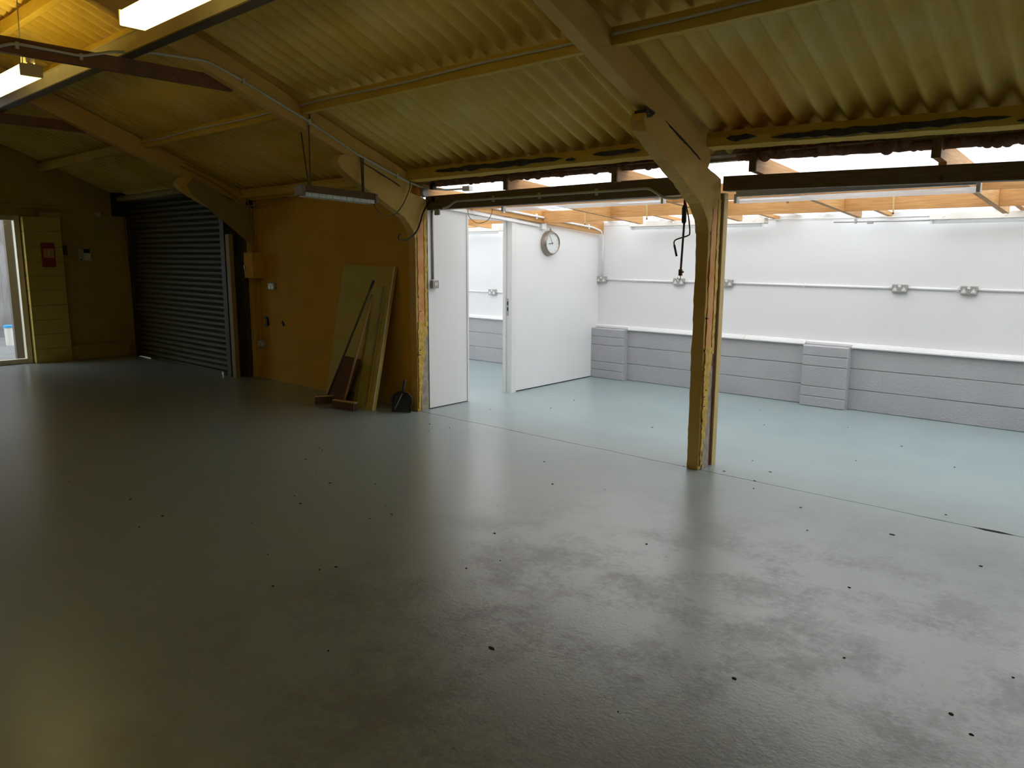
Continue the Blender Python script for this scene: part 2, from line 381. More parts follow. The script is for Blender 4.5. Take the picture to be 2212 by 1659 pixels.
def copy_part(src, parent, loc):
    c = src.copy(); COL.objects.link(c); c.parent = parent; c.location = loc; return c

# ------------------------------------------------------------------ key dimensions
XL, XR = -13.1, 4.2           # end walls
RIDGE = 2.1; YREAR = -0.98     # ridge line, wall behind the camera
FX = (-2.81, -6.10, -9.39, 0.48)   # portal frame centres
HW = 0.05
def zr(y):                     # top of portal rafters on either side of the ridge
    return 2.48 + 0.41*(2.95-abs(y-RIDGE))
def zs(y): return zr(y) + 0.085   # mean level of the roof sheet
def zl(y): return 2.345 - 0.083*(y-5.42)   # top of the bay rafters
YB, YW, YP = 8.48, 8.53, 8.38  # block face, white board face, pier face
def xp(y): return -6.06 - 0.029*(y-5.36)   # face of the white partition

# ------------------------------------------------------------------ setting
def floor():
    # two painted slabs, with the ragged open joint between them under the column line
    n = 220
    j = [(XL + (XR-XL)*k/n) for k in range(n+1)]
    jy = [5.215 + 0.012*noise.noise(Vector((x*2.3, 0, 0))) + 0.006*noise.noise(Vector((x*9, 3, 0))) for x in j]
    gap = [0.0035 + 0.0035*max(0, noise.noise(Vector((x*3.1, 9, 0)))*1.5) for x in j]
    for k, x in enumerate(j):
        if -0.86 < x < -0.72: gap[k] = 0.020
    a = MB()
    pts = [(XL-0.3, YREAR-0.3), (XR, YREAR-0.3)] + [(x, y-g) for x, y, g in zip(j, jy, gap)][::-1] + [(XL-0.3, jy[0])]
    a.prism(pts, -0.05, 0, 'z')
    o = struct(a.build('floor', MT['floor']), 'glossy worn grey painted concrete floor of the hall')
    b = MB(); pts = [(x, y+g) for x, y, g in zip(j, jy, gap) if x > -9.5] + [(XR, 8.8), (-9.5, 8.8)]
    b.prism(pts, -0.05, 0, 'z'); c = b.build('bay_slab', MT['floor'], o); c['label'] = 'pale teal painted floor slab of the white bay'
    c = MB().box(XL, XR, 5.15, 5.28, -0.06, -0.02).build('joint_bed', MT['darkhole'], o)
    # paint chips and grit lying on the floor
    r = random.Random(3); m = MB()
    for k in range(120):
        x, y = r.uniform(-6, 0.3), r.uniform(1.6, 7.8)
        if y > 4.9 and r.random() < 0.6: continue
        s = r.uniform(0.002, 0.0085); i = len(m.v); nn = 6; a0 = r.uniform(0, 6); st = r.uniform(1.0, 2.4)
        ring = [(x+st*s*r.uniform(0.5, 1.3)*math.cos(a0+q*6.283/nn), y+s*r.uniform(0.6, 1.3)*math.sin(a0+q*6.283/nn)) for q in range(nn)]
        m.prism(ring, 0.0, 0.003, 'z')
    c = m.build('floor_grit', MT['darkhole'], o); c['kind'] = 'stuff'; c['label'] = 'dark grit and flakes scattered over the floor'
    return o
floor()
struct(MB().box(-24, 8, -6, 14, -0.12, -0.06).build('ground', MT['ground']), 'concrete ground outside the building')

def roof():
    PITCHW = 0.156; spw = 8
    m = MB(); nx = int((XR-XL)/PITCHW*spw); ys = []
    for side in (1, -1):
        ny = 34; base = len(m.v)
        for r in range(ny+1):
            d = 3.36*r/ny; y = RIDGE + side*d
            for c in range(nx+1):
                x = XL-0.02 + (XR-XL+0.04)*c/nx
                ph = 2*math.pi*x/PITCHW
                w = math.cos(ph); w = math.copysign(abs(w)**0.8, w)
                n1 = noise.noise(Vector((x*1.4, y*1.4, side)))*0.010
                n2 = noise.noise(Vector((x*7, y*5, side*3)))*0.004
                m.v.append((x, y, zs(y) + 0.037*w*(1+0.30*noise.noise(Vector((x*0.7, y*2.1, 5)))) + n1 + n2))
        for r in range(ny):
            for c in range(nx):
                a = base + r*(nx+1)+c
                m.f.append([a, a+1, a+nx+2, a+nx+1])
    o = struct(m.build('ceiling', MT['foam'], smooth=True), 'pitched corrugated roof lining sprayed with yellow foam')
    # opaque outer sheeting above the lining, keeps daylight out
    for side in (1, -1):
        q = MB(); y1 = RIDGE+side*3.40
        q.obox((0.5*(XL+XR), 0.5*(RIDGE+y1), 0.5*(zs(RIDGE)+zs(y1))+0.06), ((XR-XL)/2+0.1, 0, 0), (0, (y1-RIDGE)/2, (zs(y1)-zs(RIDGE))/2), (0, 0, 0.012))
        q.build('outer_sheet', MT['bare'], o)
    # purlins in bays between the frames
    xs = [XL] + sorted(FX) + [XR]
    for y in (3.93, 2.76, 2.26, 1.94, 1.44, 0.27):
        for k in range(len(xs)-1):
            x0, x1 = xs[k]+(HW if k else 0), xs[k+1]-HW
            z1 = zs(y)-0.066; h = 0.105
            q = MB(); nn = 8
            # sags a little and is thick with foam
            q.prism([(y-0.032, z1-h), (y+0.032, z1-h), (y+0.032, z1), (y-0.032, z1)], x0, x1, 'x')
            q.build('purlin', MT['purlin'], o, bevel=0.008, rough=0.010, cell=0.09)
    # eaves purlin: flatter, foam peeling off tarry steel
    for (x0, x1, dz0, dz1) in ((FX[1]+HW, FX[0]-HW, 0, 0.01), (FX[0]+HW, FX[3]-HW, 0.03, -0.05), (FX[2]+HW, FX[1]-HW, -0.02, 0), (XL, FX[2]-HW, 0, 0), (FX[3]+HW, XR, -0.05, -0.05)):
        q = MB()
        n = 12; i = len(q.v)
        for k in range(n+1):
            x = x0+(x1-x0)*k/n; dz = dz0+(dz1-dz0)*k/n
            for (yy, zz) in ((5.10, 2.375), (5.20, 2.36), (5.22, 2.40), (5.20, 2.455), (5.10, 2.475), (5.085, 2.43)):
                q.v.append((x, yy, zz+dz))
        for k in range(n):
            for j in range(6):
                a = k*6+j; b = k*6+(j+1) % 6; q.f.append([a, b, b+6, a+6])
        q.f += [list(range(6))[::-1], [n*6+j for j in range(6)]]
        e = q.build('eaves_purlin', MT['purlin'], o, rough=0.012, cell=0.08)
    # tarry black patches where the foam came away
    r = random.Random(11)
    for (x0, x1, zc, hh) in ((-5.62, -4.05, 2.428, 0.026), (-4.02, -3.92, 2.41, 0.012), (-3.75, -3.30, 2.43, 0.022), (-2.60, -2.38, 2.445, 0.022), (-2.28, -0.9, 2.425, 0.024), (-0.88, 0.1, 2.40, 0.02)):
        q = MB(); n = max(6, int((x1-x0)/0.06)); top = []; bot = []
        for k in range(n+1):
            t = k/n; x = x0+(x1-x0)*t; e = math.sin(math.pi*t)**0.35; dz = -0.03*max(0, (x+2.7)/2) if x > -2.7 else 0
            top.append((x, zc+dz+hh*e*r.uniform(0.6, 1.2))); bot.append((x, zc+dz-hh*e*r.uniform(0.5, 1.2)))
        q.prism(top+bot[::-1], 5.068, 5.095, 'y'); q.build('bare_patch', MT['black_patch'], o)
    # lumpy red-brown sealing foam between sheet ends and bay roof
    q = MB(); x = FX[1]+0.15
    while x < XR-0.1:
        if not (-2.90 < x < -2.62):
            rr = r.uniform(0.022, 0.045); zc = 2.355 + r.uniform(-0.010, 0.03) - (0.045*max(0, x+2.8)/2.0 if x > -2.8 else 0)
            zc = max(zc, 2.30); yc = 5.36+r.uniform(-0.02, 0.03)
            prof = [(rr*math.sin(math.pi*k/6)+0.0005, -rr*math.cos(math.pi*k/6)) for k in range(7)]
            q.lathe(prof, (x, yc, zc), (r.uniform(-.3, .3), r.uniform(-.3, .3), 1), 9)
        x += r.uniform(0.03, 0.055)
    for (xa, xb) in ((FX[1]+0.12, FX[0]-0.1), (FX[0]+0.16, XR-0.1)):
        nn = int((xb-xa)/0.05); path = [(xa+(xb-xa)*k/nn, 5.375, max(2.318, 2.358-(0.045*max(0, xa+(xb-xa)*k/nn+2.8)/2.0)) + 0.01*noise.noise(Vector((k*0.7, 0, 0)))) for k in range(nn+1)]
        q.tube(path, 0.034, 8)
    c = q.build('sealing_foam', MT['pink_foam'], o, smooth=True); c['kind'] = 'stuff'; c['label'] = 'lumpy red-brown sealing foam along the eaves'
    # backing flashing behind the foam
    q = MB(); q.prism([(5.40, 2.335), (5.47, 2.335), (5.52, 2.60), (5.40, 2.60)], -9.4, XR, 'x'); q.build('flashing', MT['bare'], o)
    return o
CEIL = roof()

# hall walls
def gable(name, x0, x1, m, label, hole=None):
    pts = [(YREAR-0.1, -0.05), (5.35, -0.05), (5.35, zs(5.35)+0.05), (RIDGE, zs(RIDGE)+0.05), (YREAR-0.1, zs(YREAR-0.1)+0.05)]
    q = MB()
    if hole:
        y0, y1, zt = hole
        q.prism([(YREAR-0.1, -0.05), (y0, -0.05), (y0, zs(y0)+0.05), (YREAR-0.1, zs(YREAR-0.1)+0.05)], x0, x1, 'x')
        q.prism([(y1, -0.05), (5.35, -0.05), (5.35, zs(5.35)+0.05), (y1, zs(y1)+0.05)], x0, x1, 'x')
        q.prism([(y0, zt), (y1, zt), (y1, zs(y1)+0.05), (y0, zs(y0)+0.05)] if not (y0 < RIDGE < y1) else [(y0, zt), (y1, zt), (y1, zs(y1)+.05), (RIDGE, zs(RIDGE)+.05), (y0, zs(y0)+.05)], x0, x1, 'x')
    else: q.prism(pts, x0, x1, 'x')
    return struct(q.build(name, m), label)
WE = gable('wall_left', XL-0.12, XL, MT['endwall'], 'olive painted block gable end wall with glazed door', (2.68, 3.585, 2.19))
gable('wall_right', XR, XR+0.12, MT['hidewall'], 'painted far gable wall of the hall')
struct(MB().box(XL-0.1, XR+0.1, YREAR-0.12, YREAR, -0.05, zs(YREAR)+0.05).build('wall_rear', MT['hidewall']), 'painted rear wall of the hall')
WS = struct(MB().box(FX[2]+HW, FX[1]-0.06, 5.245, 5.36, -0.05, 2.56).build('wall_side', MT['brownwall']), 'tan painted wall between roller shutter and white partition')
# head above the roller shutter and right-hand continuation
MB().box(XL, FX[2]+HW, 5.16, 5.36, 2.42, 2.56).build('shutter_head', MT['endwall'], WS)
MB().box(XL-0.05, -12.78, 5.05, 5.36, -0.05, 2.45).build('shutter_jamb', MT['endwall'], WS)
MB().box(-9.66, FX[2]-HW-0.012, 5.14, 5.36, -0.05, 2.45).build('shutter_jamb', MT['stick_dark'], WS)
MB().box(-9.66, -9.60, 5.06, 5.15, 0, 2.40).build('shutter_jamb', MT['stick_dark'], WS)
MB().box(FX[2]-HW-0.02, FX[2]+HW+0.02, 5.34, 5.36, -0.05, 2.45).build('column_backing', MT['stick_dark'], WS)
# wall plate along the top
MB().box(FX[2]+HW, FX[1]-HW, 5.17, 5.245, 2.33, 2.46).build('wall_plate', MT['purlin'], WS, bevel=0.01, rough=0.012, cell=0.09)

# end wall: projecting pier of painted blocks and low plinth
r = random.Random(5)
bl = None
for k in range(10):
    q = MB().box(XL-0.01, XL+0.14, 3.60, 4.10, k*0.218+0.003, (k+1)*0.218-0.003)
    q.build('block', MT['endpier_lit'], WE, bevel=0.006)
MB().box(XL, XL+0.134, 3.605, 4.095, 0, 2.18).build('pier_core', MT['endwall'], WE)
MB().box(XL, XL+0.10, 4.10, 4.98, 0, 0.225).build('plinth', MT['endwall'], WE, bevel=0.008)
MB().box(XL, XL+0.16, 3.82, 4.12, 2.18, 2.25).build('pier_cap', MT['endwall'], WE, bevel=0.006)
MB().box(XL, XL+0.05, 2.5, 4.12, 2.31, 2.35).build('ledge', MT['endwall'], WE, bevel=0.006)

# glazed entrance door
D1 = struct(bpy.data.objects.new('door_1', None), 'cream framed glazed entrance door'); COL.objects.link(D1); D1.location = (XL, 3.1, 0)
def dr(name, b, m, bev=0.006):
    o = MB().box(*b).build(name, m, D1, bevel=bev); o.matrix_parent_inverse = Matrix.Translation(-D1.location); return o
dr('door_frame', (XL-0.06, XL+0.03, 3.515, 3.585, 0, 2.19), MT['upvc']); dr('door_frame', (XL-0.06, XL+0.03, 2.68, 2.75, 0, 2.19), MT['upvc'])
dr('door_frame', (XL-0.06, XL+0.03, 2.75, 3.515, 2.12, 2.19), MT['upvc']); dr('door_sill', (XL-0.06, XL+0.03, 2.75, 3.515, 0, 0.075), MT['upvc'])
dr('pane', (XL-0.03, XL-0.02, 2.75, 3.515, 0.075, 2.12), MT['glass'], 0)
dr('handle', (XL+0.03, XL+0.05, 2.78, 2.80, 0.95, 1.15), MT['metalclad'])

# what shows through the entrance door
struct(MB().box(-18.3, -18.2, 2.5, 7, -0.06, 4.0).build('wall_outside', MT['outside']), 'pale rendered wall seen outside through the glazed door')
b = thing('bucket', 'white bucket with bright blue rim outside the glazed door', 'bucket', (-16.5, 4.18, -0.06))
MB().lathe([(0.065, -0.06), (0.068, -0.05), (0.078, 0.29)], (-16.5, 4.18, 0), (0, 0, 1), 24).build('body', MT['bucket'], b, smooth=False)
MB().lathe([(0.082, 0.275), (0.088, 0.28), (0.088, 0.315), (0.075, 0.325)], (-16.5, 4.18, 0), (0, 0, 1), 24).build('rim', MT['blue'], b); adopt(b)
o = MB().box(-14.3, -14.2, 3.675, 3.785, -0.06, 2.3).build('gate_post', MT['stick_dark']); tag(o, 'dark upright post just outside the glazed door', 'post')

# ------------------------------------------------------------------ white bay: back wall with block plinth, rail and boards
WB = struct(MB().box(-9.5, XR, YW, YW+0.12, 0.5, 2.10).build('wall_back', MT['white']), 'white boarded back wall of the bay over a grey block plinth')
MB().box(-9.5, XR, YB+0.012, YW+0.12, -0.05, 0.675).build('mortar', MT['grey_block'], WB)
MB().box(-6.2, XR, YW-0.004, YW, 2.035, 2.10).build('top_board', MT['white'], WB)
def block_mesh(w, h, d, cx=0.0002, cz=0.010):
    """block with well rounded bed joints and near flush upright joints; origin at front bottom left"""
    q = MB(); f = 0.012
    q.v = [(0, d, 0), (w, d, 0), (w, d, h), (0, d, h), (0, f, 0.001), (w, f, 0.001), (w, f, h-0.001), (0, f, h-0.001),
           (cx, cx*0.6 if cx < 0.001 else 0.003, cz*0.6), (w-cx, cx*0.6 if cx < 0.001 else 0.003, cz*0.6), (w-cx, cx*0.6 if cx < 0.001 else 0.003, h-cz*0.6), (cx, cx*0.6 if cx < 0.001 else 0.003, h-cz*0.6), (cx*2, 0, cz), (w-cx*2, 0, cz), (w-cx*2, 0, h-cz), (cx*2, 0, h-cz)]
    for a, b in ((0, 4), (4, 8), (8, 12)):
        q.f += [[a+k, a+(k+1) % 4, b+(k+1) % 4, b+k] for k in range(4)]
    q.f += [[12, 13, 14, 15], [3, 2, 1, 0]]
    return q
base = block_mesh(0.45, 0.225, 0.06).build('block', MT['grey_block'])
first = True
rb = random.Random(2)
for row in range(3):
    x = -9.4 - (0.225 if row % 2 else 0)
    while x < XR-0.05:
        if first: base.parent = WB; o = base; first = False
        else: o = copy_part(base, WB, (0, 0, 0))
        o.location = (x, YB + rb.uniform(0, 0.0025), row*0.225 + rb.uniform(-0.001, 0.001)); x += 0.45
# piers
def pier(x0, x1):
    z = 0
    for h in (0.112, 0.112, 0.228, 0.112, 0.112):
        o = block_mesh(x1-x0, h, 0.12, 0.005, 0.009).build('pier_block', MT['grey_block'], WB); o.location = (x0, YP+rb.uniform(0, 0.003), z); z += h
    MB().box(x0+0.012, x1-0.012, YP+0.01, YW, 0, 0.672).build('pier_core', MT['grey_block'], WB)
pier(-6.18, -5.62); pier(-3.25, -2.76); pier(0.12, 0.60)
# stepped white rail capping the plinth, in lengths between piers
rail = [(YW+0.01, 0.672), (YB-0.030, 0.672), (YB-0.030, 0.685), (YB-0.020, 0.690), (YB-0.014, 0.703), (YB+0.012, 0.706), (YB+0.016, 0.714), (YW-0.006, 0.718), (YW+0.01, 0.726)]
TR = None
for (x0, x1) in ((-9.4, -6.19), (-5.61, -3.99), (-3.985, -3.26), (-2.75, 0.11), (0.61, XR)):
    o = MB().prism(rail, x0, x1, 'x').build('rail', MT['white_trim'])
    if TR is None: TR = o; o.name = 'trim_1'; struct(o, 'stepped white rail capping the grey block plinth')
    else: o.parent = TR
for (x0, x1) in ((-6.185, -5.612), (-3.258, -2.752)):
    MB().prism([(YW+0.01, 0.68), (YB+0.008, 0.68), (YB+0.008, 0.706), (YW-0.006, 0.718), (YW+0.01, 0.726)], x0, x1, 'x').build('rail', MT['white_trim'], TR)
# side walls of the bay
struct(MB().box(-9.52, -9.40, 5.36, 8.7, -0.05, 2.35).build('wall_bay_left', MT['white']), 'white wall closing the room behind the partition')
struct(MB().box(XR, XR+0.12, 5.36, 8.7, -0.05, 2.35).build('wall_bay_right', MT['white']), 'white wall closing the bay')
struct(MB().box(-9.4, FX[1]-0.10, 5.361, 5.44, -0.05, 2.34).build('wall_bay_inner', MT['white']), 'white lining on the room side of the tan wall')

# white partition with doorway
def plan(y0, y1, back=0.10):
    return [(xp(y0), y0), (xp(y1), y1), (xp(y1)-back, y1), (xp(y0)-back, y0)]
def wallpiece(name, y0, y1, z0, z1a, z1b, m, parent=None, back=0.10, front=0.0):
    q = MB(); pl = plan(y0, y1, back); i = 0
    tops = (z1a, z1b, z1b, z1a)
    q.v = [(x+(front if k < 2 else 0), y, z0) for k, (x, y) in enumerate(pl)] + [(x+(front if k < 2 else 0), y, tops[k]) for k, (x, y) in enumerate(pl)]
    q.f = [[3, 2, 1, 0], [4, 5, 6, 7]] + [[k, (k+1) % 4, 4+(k+1) % 4, 4+k] for k in range(4)]
    return q.build(name, m, parent)
def pt(y): return zl(y) - 0.16
WP = struct(wallpiece('wall_partition', 6.785, YW, 0.012, pt(6.785), pt(YW), MT['white']), 'white board partition across the bay with a doorway')
wallpiece('board', 5.365, 5.945, 0.010, pt(5.365), pt(5.945), MT['white'], WP)
wallpiece('head_board', 5.945, 6.785, 2.075, pt(5.945), pt(6.785), MT['white'], WP)
wallpiece('shadow_gap', 6.80, YW, 0, 0.02, 0.02, MT['darkhole'], WP, back=0.09, front=-0.008)
wallpiece('shadow_gap', 5.37, 5.94, 0, 0.02, 0.02, MT['darkhole'], WP, back=0.09, front=-0.008)
DR2 = struct(wallpiece('door_2', 6.70, 6.785, 0, 2.075, 2.075, MT['white_trim'], None, back=0.12, front=0.012), 'white lined doorway through the partition')
wallpiece('lining', 5.945, 5.968, 0, 2.075, 2.075, MT['white_trim'], DR2, back=0.12, front=0.010)
wallpiece('lining', 5.968, 6.70, 2.035, 2.075, 2.072, MT['white_trim'], DR2, back=0.12, front=0.010)
wallpiece('door_stop', 6.685, 6.70, 0, 2.035, 2.035, MT['white_trim'], DR2, back=0.12, front=-0.075)
# strike plate with two keep slots on the right lining
o = MB().box(xp(6.7)-0.065, xp(6.7)-0.040, 6.697, 6.699, 0.93, 1.13).build('strike_plate', MT['galv'], DR2)
for z in (1.055, 0.985): MB().box(xp(6.7)-0.060, xp(6.7)-0.045, 6.6955, 6.6975, z, z+0.042).build('keep_slot', MT['darkhole'], DR2)

# ------------------------------------------------------------------ translucent bay roof on pine rafters
LT = bpy.data.objects.new('ceiling_bay', None); COL.objects.link(LT); struct(LT, 'translucent lean-to roof of the white bay on pine rafters')
RX = [-8.5, -7.3, -6.09, -4.9, -3.69, -2.5, -1.32, -0.12, 1.08, 2.28, 3.48]
for x in RX:
    prof = [(5.31, zl(5.31)), (5.31, zl(5.31)-0.118), (5.468, zl(5.468)-0.118), (5.468, zl(5.468)-0.165)]
    if abs(x+6.09) < 0.01: prof += [(8.50, zl(8.5)-0.165), (8.50, zl(8.5))]
    else: prof += [(7.60, zl(7.6)-0.165), (7.60, zl(7.6)-0.038), (8.62, zl(8.62)-0.038), (8.62, zl(8.62))]
    if abs(x+6.09) < 0.01: prof[3] = (5.468, zl(5.468)-0.165)
    MB().prism(prof, x-0.024, x+0.024, 'x').build('rafter', MT['pine'], LT, uv=True)
    if x > -6: MB().box(x-0.027, x+0.027, 5.296, 5.312, zl(5.31)-0.120, zl(5.31)).build('rafter_end_shade', MT['darkwood'], LT, uv=True)  # dark cap paints in the shade on the rafter's hall-facing end
NY = {2: (6.02, 7.25), 3: (6.06, 6.98), 4: (6.22, 7.15), 5: (6.24, 7.15), 6: (6.32, 7.16)}
for k in range(len(RX)-1):
    for y in NY.get(k, (6.2, 7.15)):
        MB().prism([(y-0.022, zl(y)-0.165), (y+0.022, zl(y)-0.165), (y+0.022, zl(y)-0.025), (y-0.022, zl(y)-0.025)], RX[k]+0.025, RX[k+1]-0.025, 'x').build('noggin', MT['pine'], LT, uv=True)
edges = [-9.45] + RX[1:-1] + [XR]
edges = [-9.45] + RX + [XR]
for k in range(len(edges)-1):
    q = MB(); x0, x1 = edges[k]+0.004, edges[k+1]-0.004
    q.prism([(5.30, zl(5.30)+0.002), (8.72, zl(8.72)+0.002), (8.72, zl(8.72)+0.010), (5.30, zl(5.30)+0.010)], x0, x1, 'x').build('glazing_panel', MT['glazing'], LT)
# wall plate on the back wall
MB().box(-9.4, XR, YW+0.02, YW+0.11, 2.08, 2.125).build('wall_plate', MT['pine'], LT, uv=True)
# eaves closer
MB().box(-9.5, XR, YW+0.03, YW+0.12, 2.0, 2.07).build('closer', MT['white'], LT)

# two beams carrying the bay rafters
def beam(name, x0, x1, z00, z01, z10, z11, label):
    q = MB(); q.v = [(x0, 5.36, z00), (x1, 5.36, z10), (x1, 5.46, z10), (x0, 5.46, z00), (x0, 5.36, z01), (x1, 5.36, z11), (x1, 5.46, z11), (x0, 5.46, z01)]
    q.f = [[3, 2, 1, 0], [4, 5, 6, 7], [0, 1, 5, 4], [1, 2, 6, 5], [2, 3, 7, 6], [3, 0, 4, 7]]
    return tag(q.build(name, MT['darkwood'], uv=True, bevel=0.004), label, 'beam')
beam('timber_beam', FX[1]+0.02, FX[0]-HW-0.005, 2.095, 2.235, 2.105, 2.245, 'dark timber beam carrying a long grey conduit beneath translucent roof')
beam('timber_beam', FX[0]+HW+0.005, XR, 2.115, 2.222, 1.985, 2.095, 'dark timber beam without conduit over the wider white bay opening')

# ------------------------------------------------------------------ portal frames
def portal(x, label, free=False, sides=(1, -1)):
    t = thing('portal_frame', label, 'frame', (x, RIDGE, 0))
    for s in sides:
        Y = (lambda y: y) if s == 1 else (lambda y: 2*RIDGE-y)
        col = MB().box(x-HW, x+HW, min(Y(5.185), Y(5.335)), max(Y(5.185), Y(5.335)), 0, 2.19)
        col.build('column', MT['frame'], t, bevel=0.008, rough=0.015, cell=0.045)
        knee = [(5.183, 1.80), (5.15, 1.90), (5.05, 2.01), (4.72, 2.19), (4.44, 2.335), (4.30, 2.425), (4.265, 2.49), (4.30, 2.545), (4.38, 2.565), (5.08, 2.275), (5.34, 2.20), (5.34, 1.85)]
        MB().prism([(Y(a), b) for a, b in knee], x-HW-0.004, x+HW+0.004, 'x').build('knee', MT['frame'], t, bevel=0.008, rough=0.015, cell=0.045)
        d = 0.205
        raf = [(RIDGE, zr(RIDGE)-d-0.02), (RIDGE, zr(RIDGE))] + [(5.02, zr(5.02)), (5.13, 2.44), (5.17, 2.33), (5.13, 2.25), (5.05, zr(5.05)-d)]
        MB().prism([(Y(a), b) for a, b in raf], x-HW, x+HW, 'x').build('rafter', MT['frame'], t, bevel=0.008, rough=0.010, cell=0.07)
        if s == 1:
            # sooty open joint between knee and rafter
            MB().prism([(4.52, 2.507), (5.00, 2.307), (4.96, 2.331), (4.72, 2.432)], x+HW+0.000, x+HW+0.0125, 'x').build('joint_crack', MT['black_patch'], t)
    return t
def column_dress(t, x, y1=5.34, wood=True):
    # salmon render strip, crusty yellow foam below it, bare concrete at the foot
    q = MB(); rr = random.Random(int(abs(x)*100)); n = 26; a = []; b = []
    for k in range(n+1):
        z = 0.80 + (1.98-0.80)*k/n; a.append((5.212+rr.uniform(-0.006, 0.006)+0.05*max(0, (z-1.85))*3, z)); b.append((5.290+rr.uniform(-0.004, 0.004), z))
    q.prism(a+b[::-1], x+HW, x+HW+0.009, 'x').build('render_strip', MT['salmon'], t)
    q = MB(); a = []; b = []; n = 40
    for k in range(n+1):
        z = 0.03 + 0.92*k/n
        a.append((5.19+rr.uniform(0, 0.014), z)); b.append((5.215+0.075*min(1, max(0, z-0.10)/0.55)+rr.uniform(-0.016, 0.016), z))
    q.prism(a+b[::-1], x+HW-0.004, x+HW+0.014, 'x').build('foam_crust', MT['crust'], t, rough=0.008, cell=0.03)
    q = MB(); a = []; b = []
    for k in range(n+1):
        z = 0.9 + 1.15*k/n; a.append((5.298+rr.uniform(-0.004, 0.004), z)); b.append((5.333+rr.uniform(-0.006, 0.006), z))
    q.prism(a+b[::-1], x+HW-0.004, x+HW+0.012, 'x').build('foam_crust', MT['crust'], t, rough=0.008, cell=0.03)
    MB().box(x+HW-0.004, x+HW+0.006, 5.235, 5.333, 0, 0.80).build('bare_patch', MT['bare'], t, rough=0.005, cell=0.05)
    if wood:
        MB().box(x-HW+0.01, x+HW-0.012, 5.335, 5.40, 0, 2.10).build('steel_channel', MT['rod'], t)
        MB().box(x-HW+0.005, x+HW+0.004, 5.40, 5.465, 0.0, 2.105).build('timber_strip', MT['strip'], t, uv=True, bevel=0.003)
    # chipped dark nicks
    for k in range(7):
        z = rr.uniform(0.25, 1.4); y = rr.uniform(5.20, 5.24)
        MB().cbox((x+HW+0.008, y, z), (0.012, rr.uniform(0.012, 0.03), rr.uniform(0.006, 0.012))).build('nick', MT['black_patch'], t)
t0 = portal(FX[0], 'crusty yellow portal frame standing free in front of the white bay'); column_dress(t0, FX[0])
# sprayed pale patch and sooty hole where the knee meets the rafter underside
MB().prism([(4.285, 2.548), (4.33, 2.56), (4.40, 2.545), (4.36, 2.515), (4.30, 2.50)], FX[0]-0.03, FX[0]+0.055, 'x').build('sooty_hole', MT['black_patch'], t0, rough=0.01, cell=0.03)
adopt(t0)
t1 = portal(FX[1], 'yellow portal frame between tan wall and white partition, carrying a pale conduit'); column_dress(t1, FX[1], wood=False)
MB().box(FX[1]-HW, FX[1]+HW-0.006, 5.335, 5.362, 0, 2.1).build('steel_channel', MT['stick_dark'], t1); adopt(t1)
t2 = portal(FX[2], 'dim yellow portal frame beside the roller shutter'); adopt(t2)
t3 = portal(FX[3], 'yellow portal frame at the end of the wider white bay opening', sides=(1, -1)); adopt(t3)

# tie bars across the frames
for x, lab in ((FX[1], 'red-oxide steel tie bar with a bent conduit clipped on it'), (FX[2], 'dim red-oxide steel tie bar above the entrance door end')):
    t = thing('tie_bar', lab, 'tie bar', (x, RIDGE, 2.96))
    q = MB(); q.box(x-0.118, x-0.066, 0.86, 3.34, 2.970, 2.978); q.box(x-0.074, x-0.066, 0.86, 3.34, 2.978, 3.075); q.build('angle', MT['redoxide'], t)
    for y in (1.12, 2.86): MB().cbox((x-0.062, y, 3.025), (0.012, 0.022, 0.022)).build('bolt', MT['redoxide'], t)
    adopt(t)
# long steel beam lying on the ties
t = thing('steel_beam', 'long pale steel joist lying on the tie bars beside the lit lamps', 'beam', (-6, 2.5, 3.077))
q = MB(); x0, x1 = XL+0.02, FX[3]
q.box(x0, x1, 2.455, 2.545, 3.077, 3.087).build('flange', MT['stick_dark'], t)
MB().box(x0, x1, 2.455, 2.545, 3.205, 3.215).build('flange', MT['steel'], t)
MB().box(x0, x1, 2.460, 2.470, 3.087, 3.205).build('web', MT['steel'], t); adopt(t)

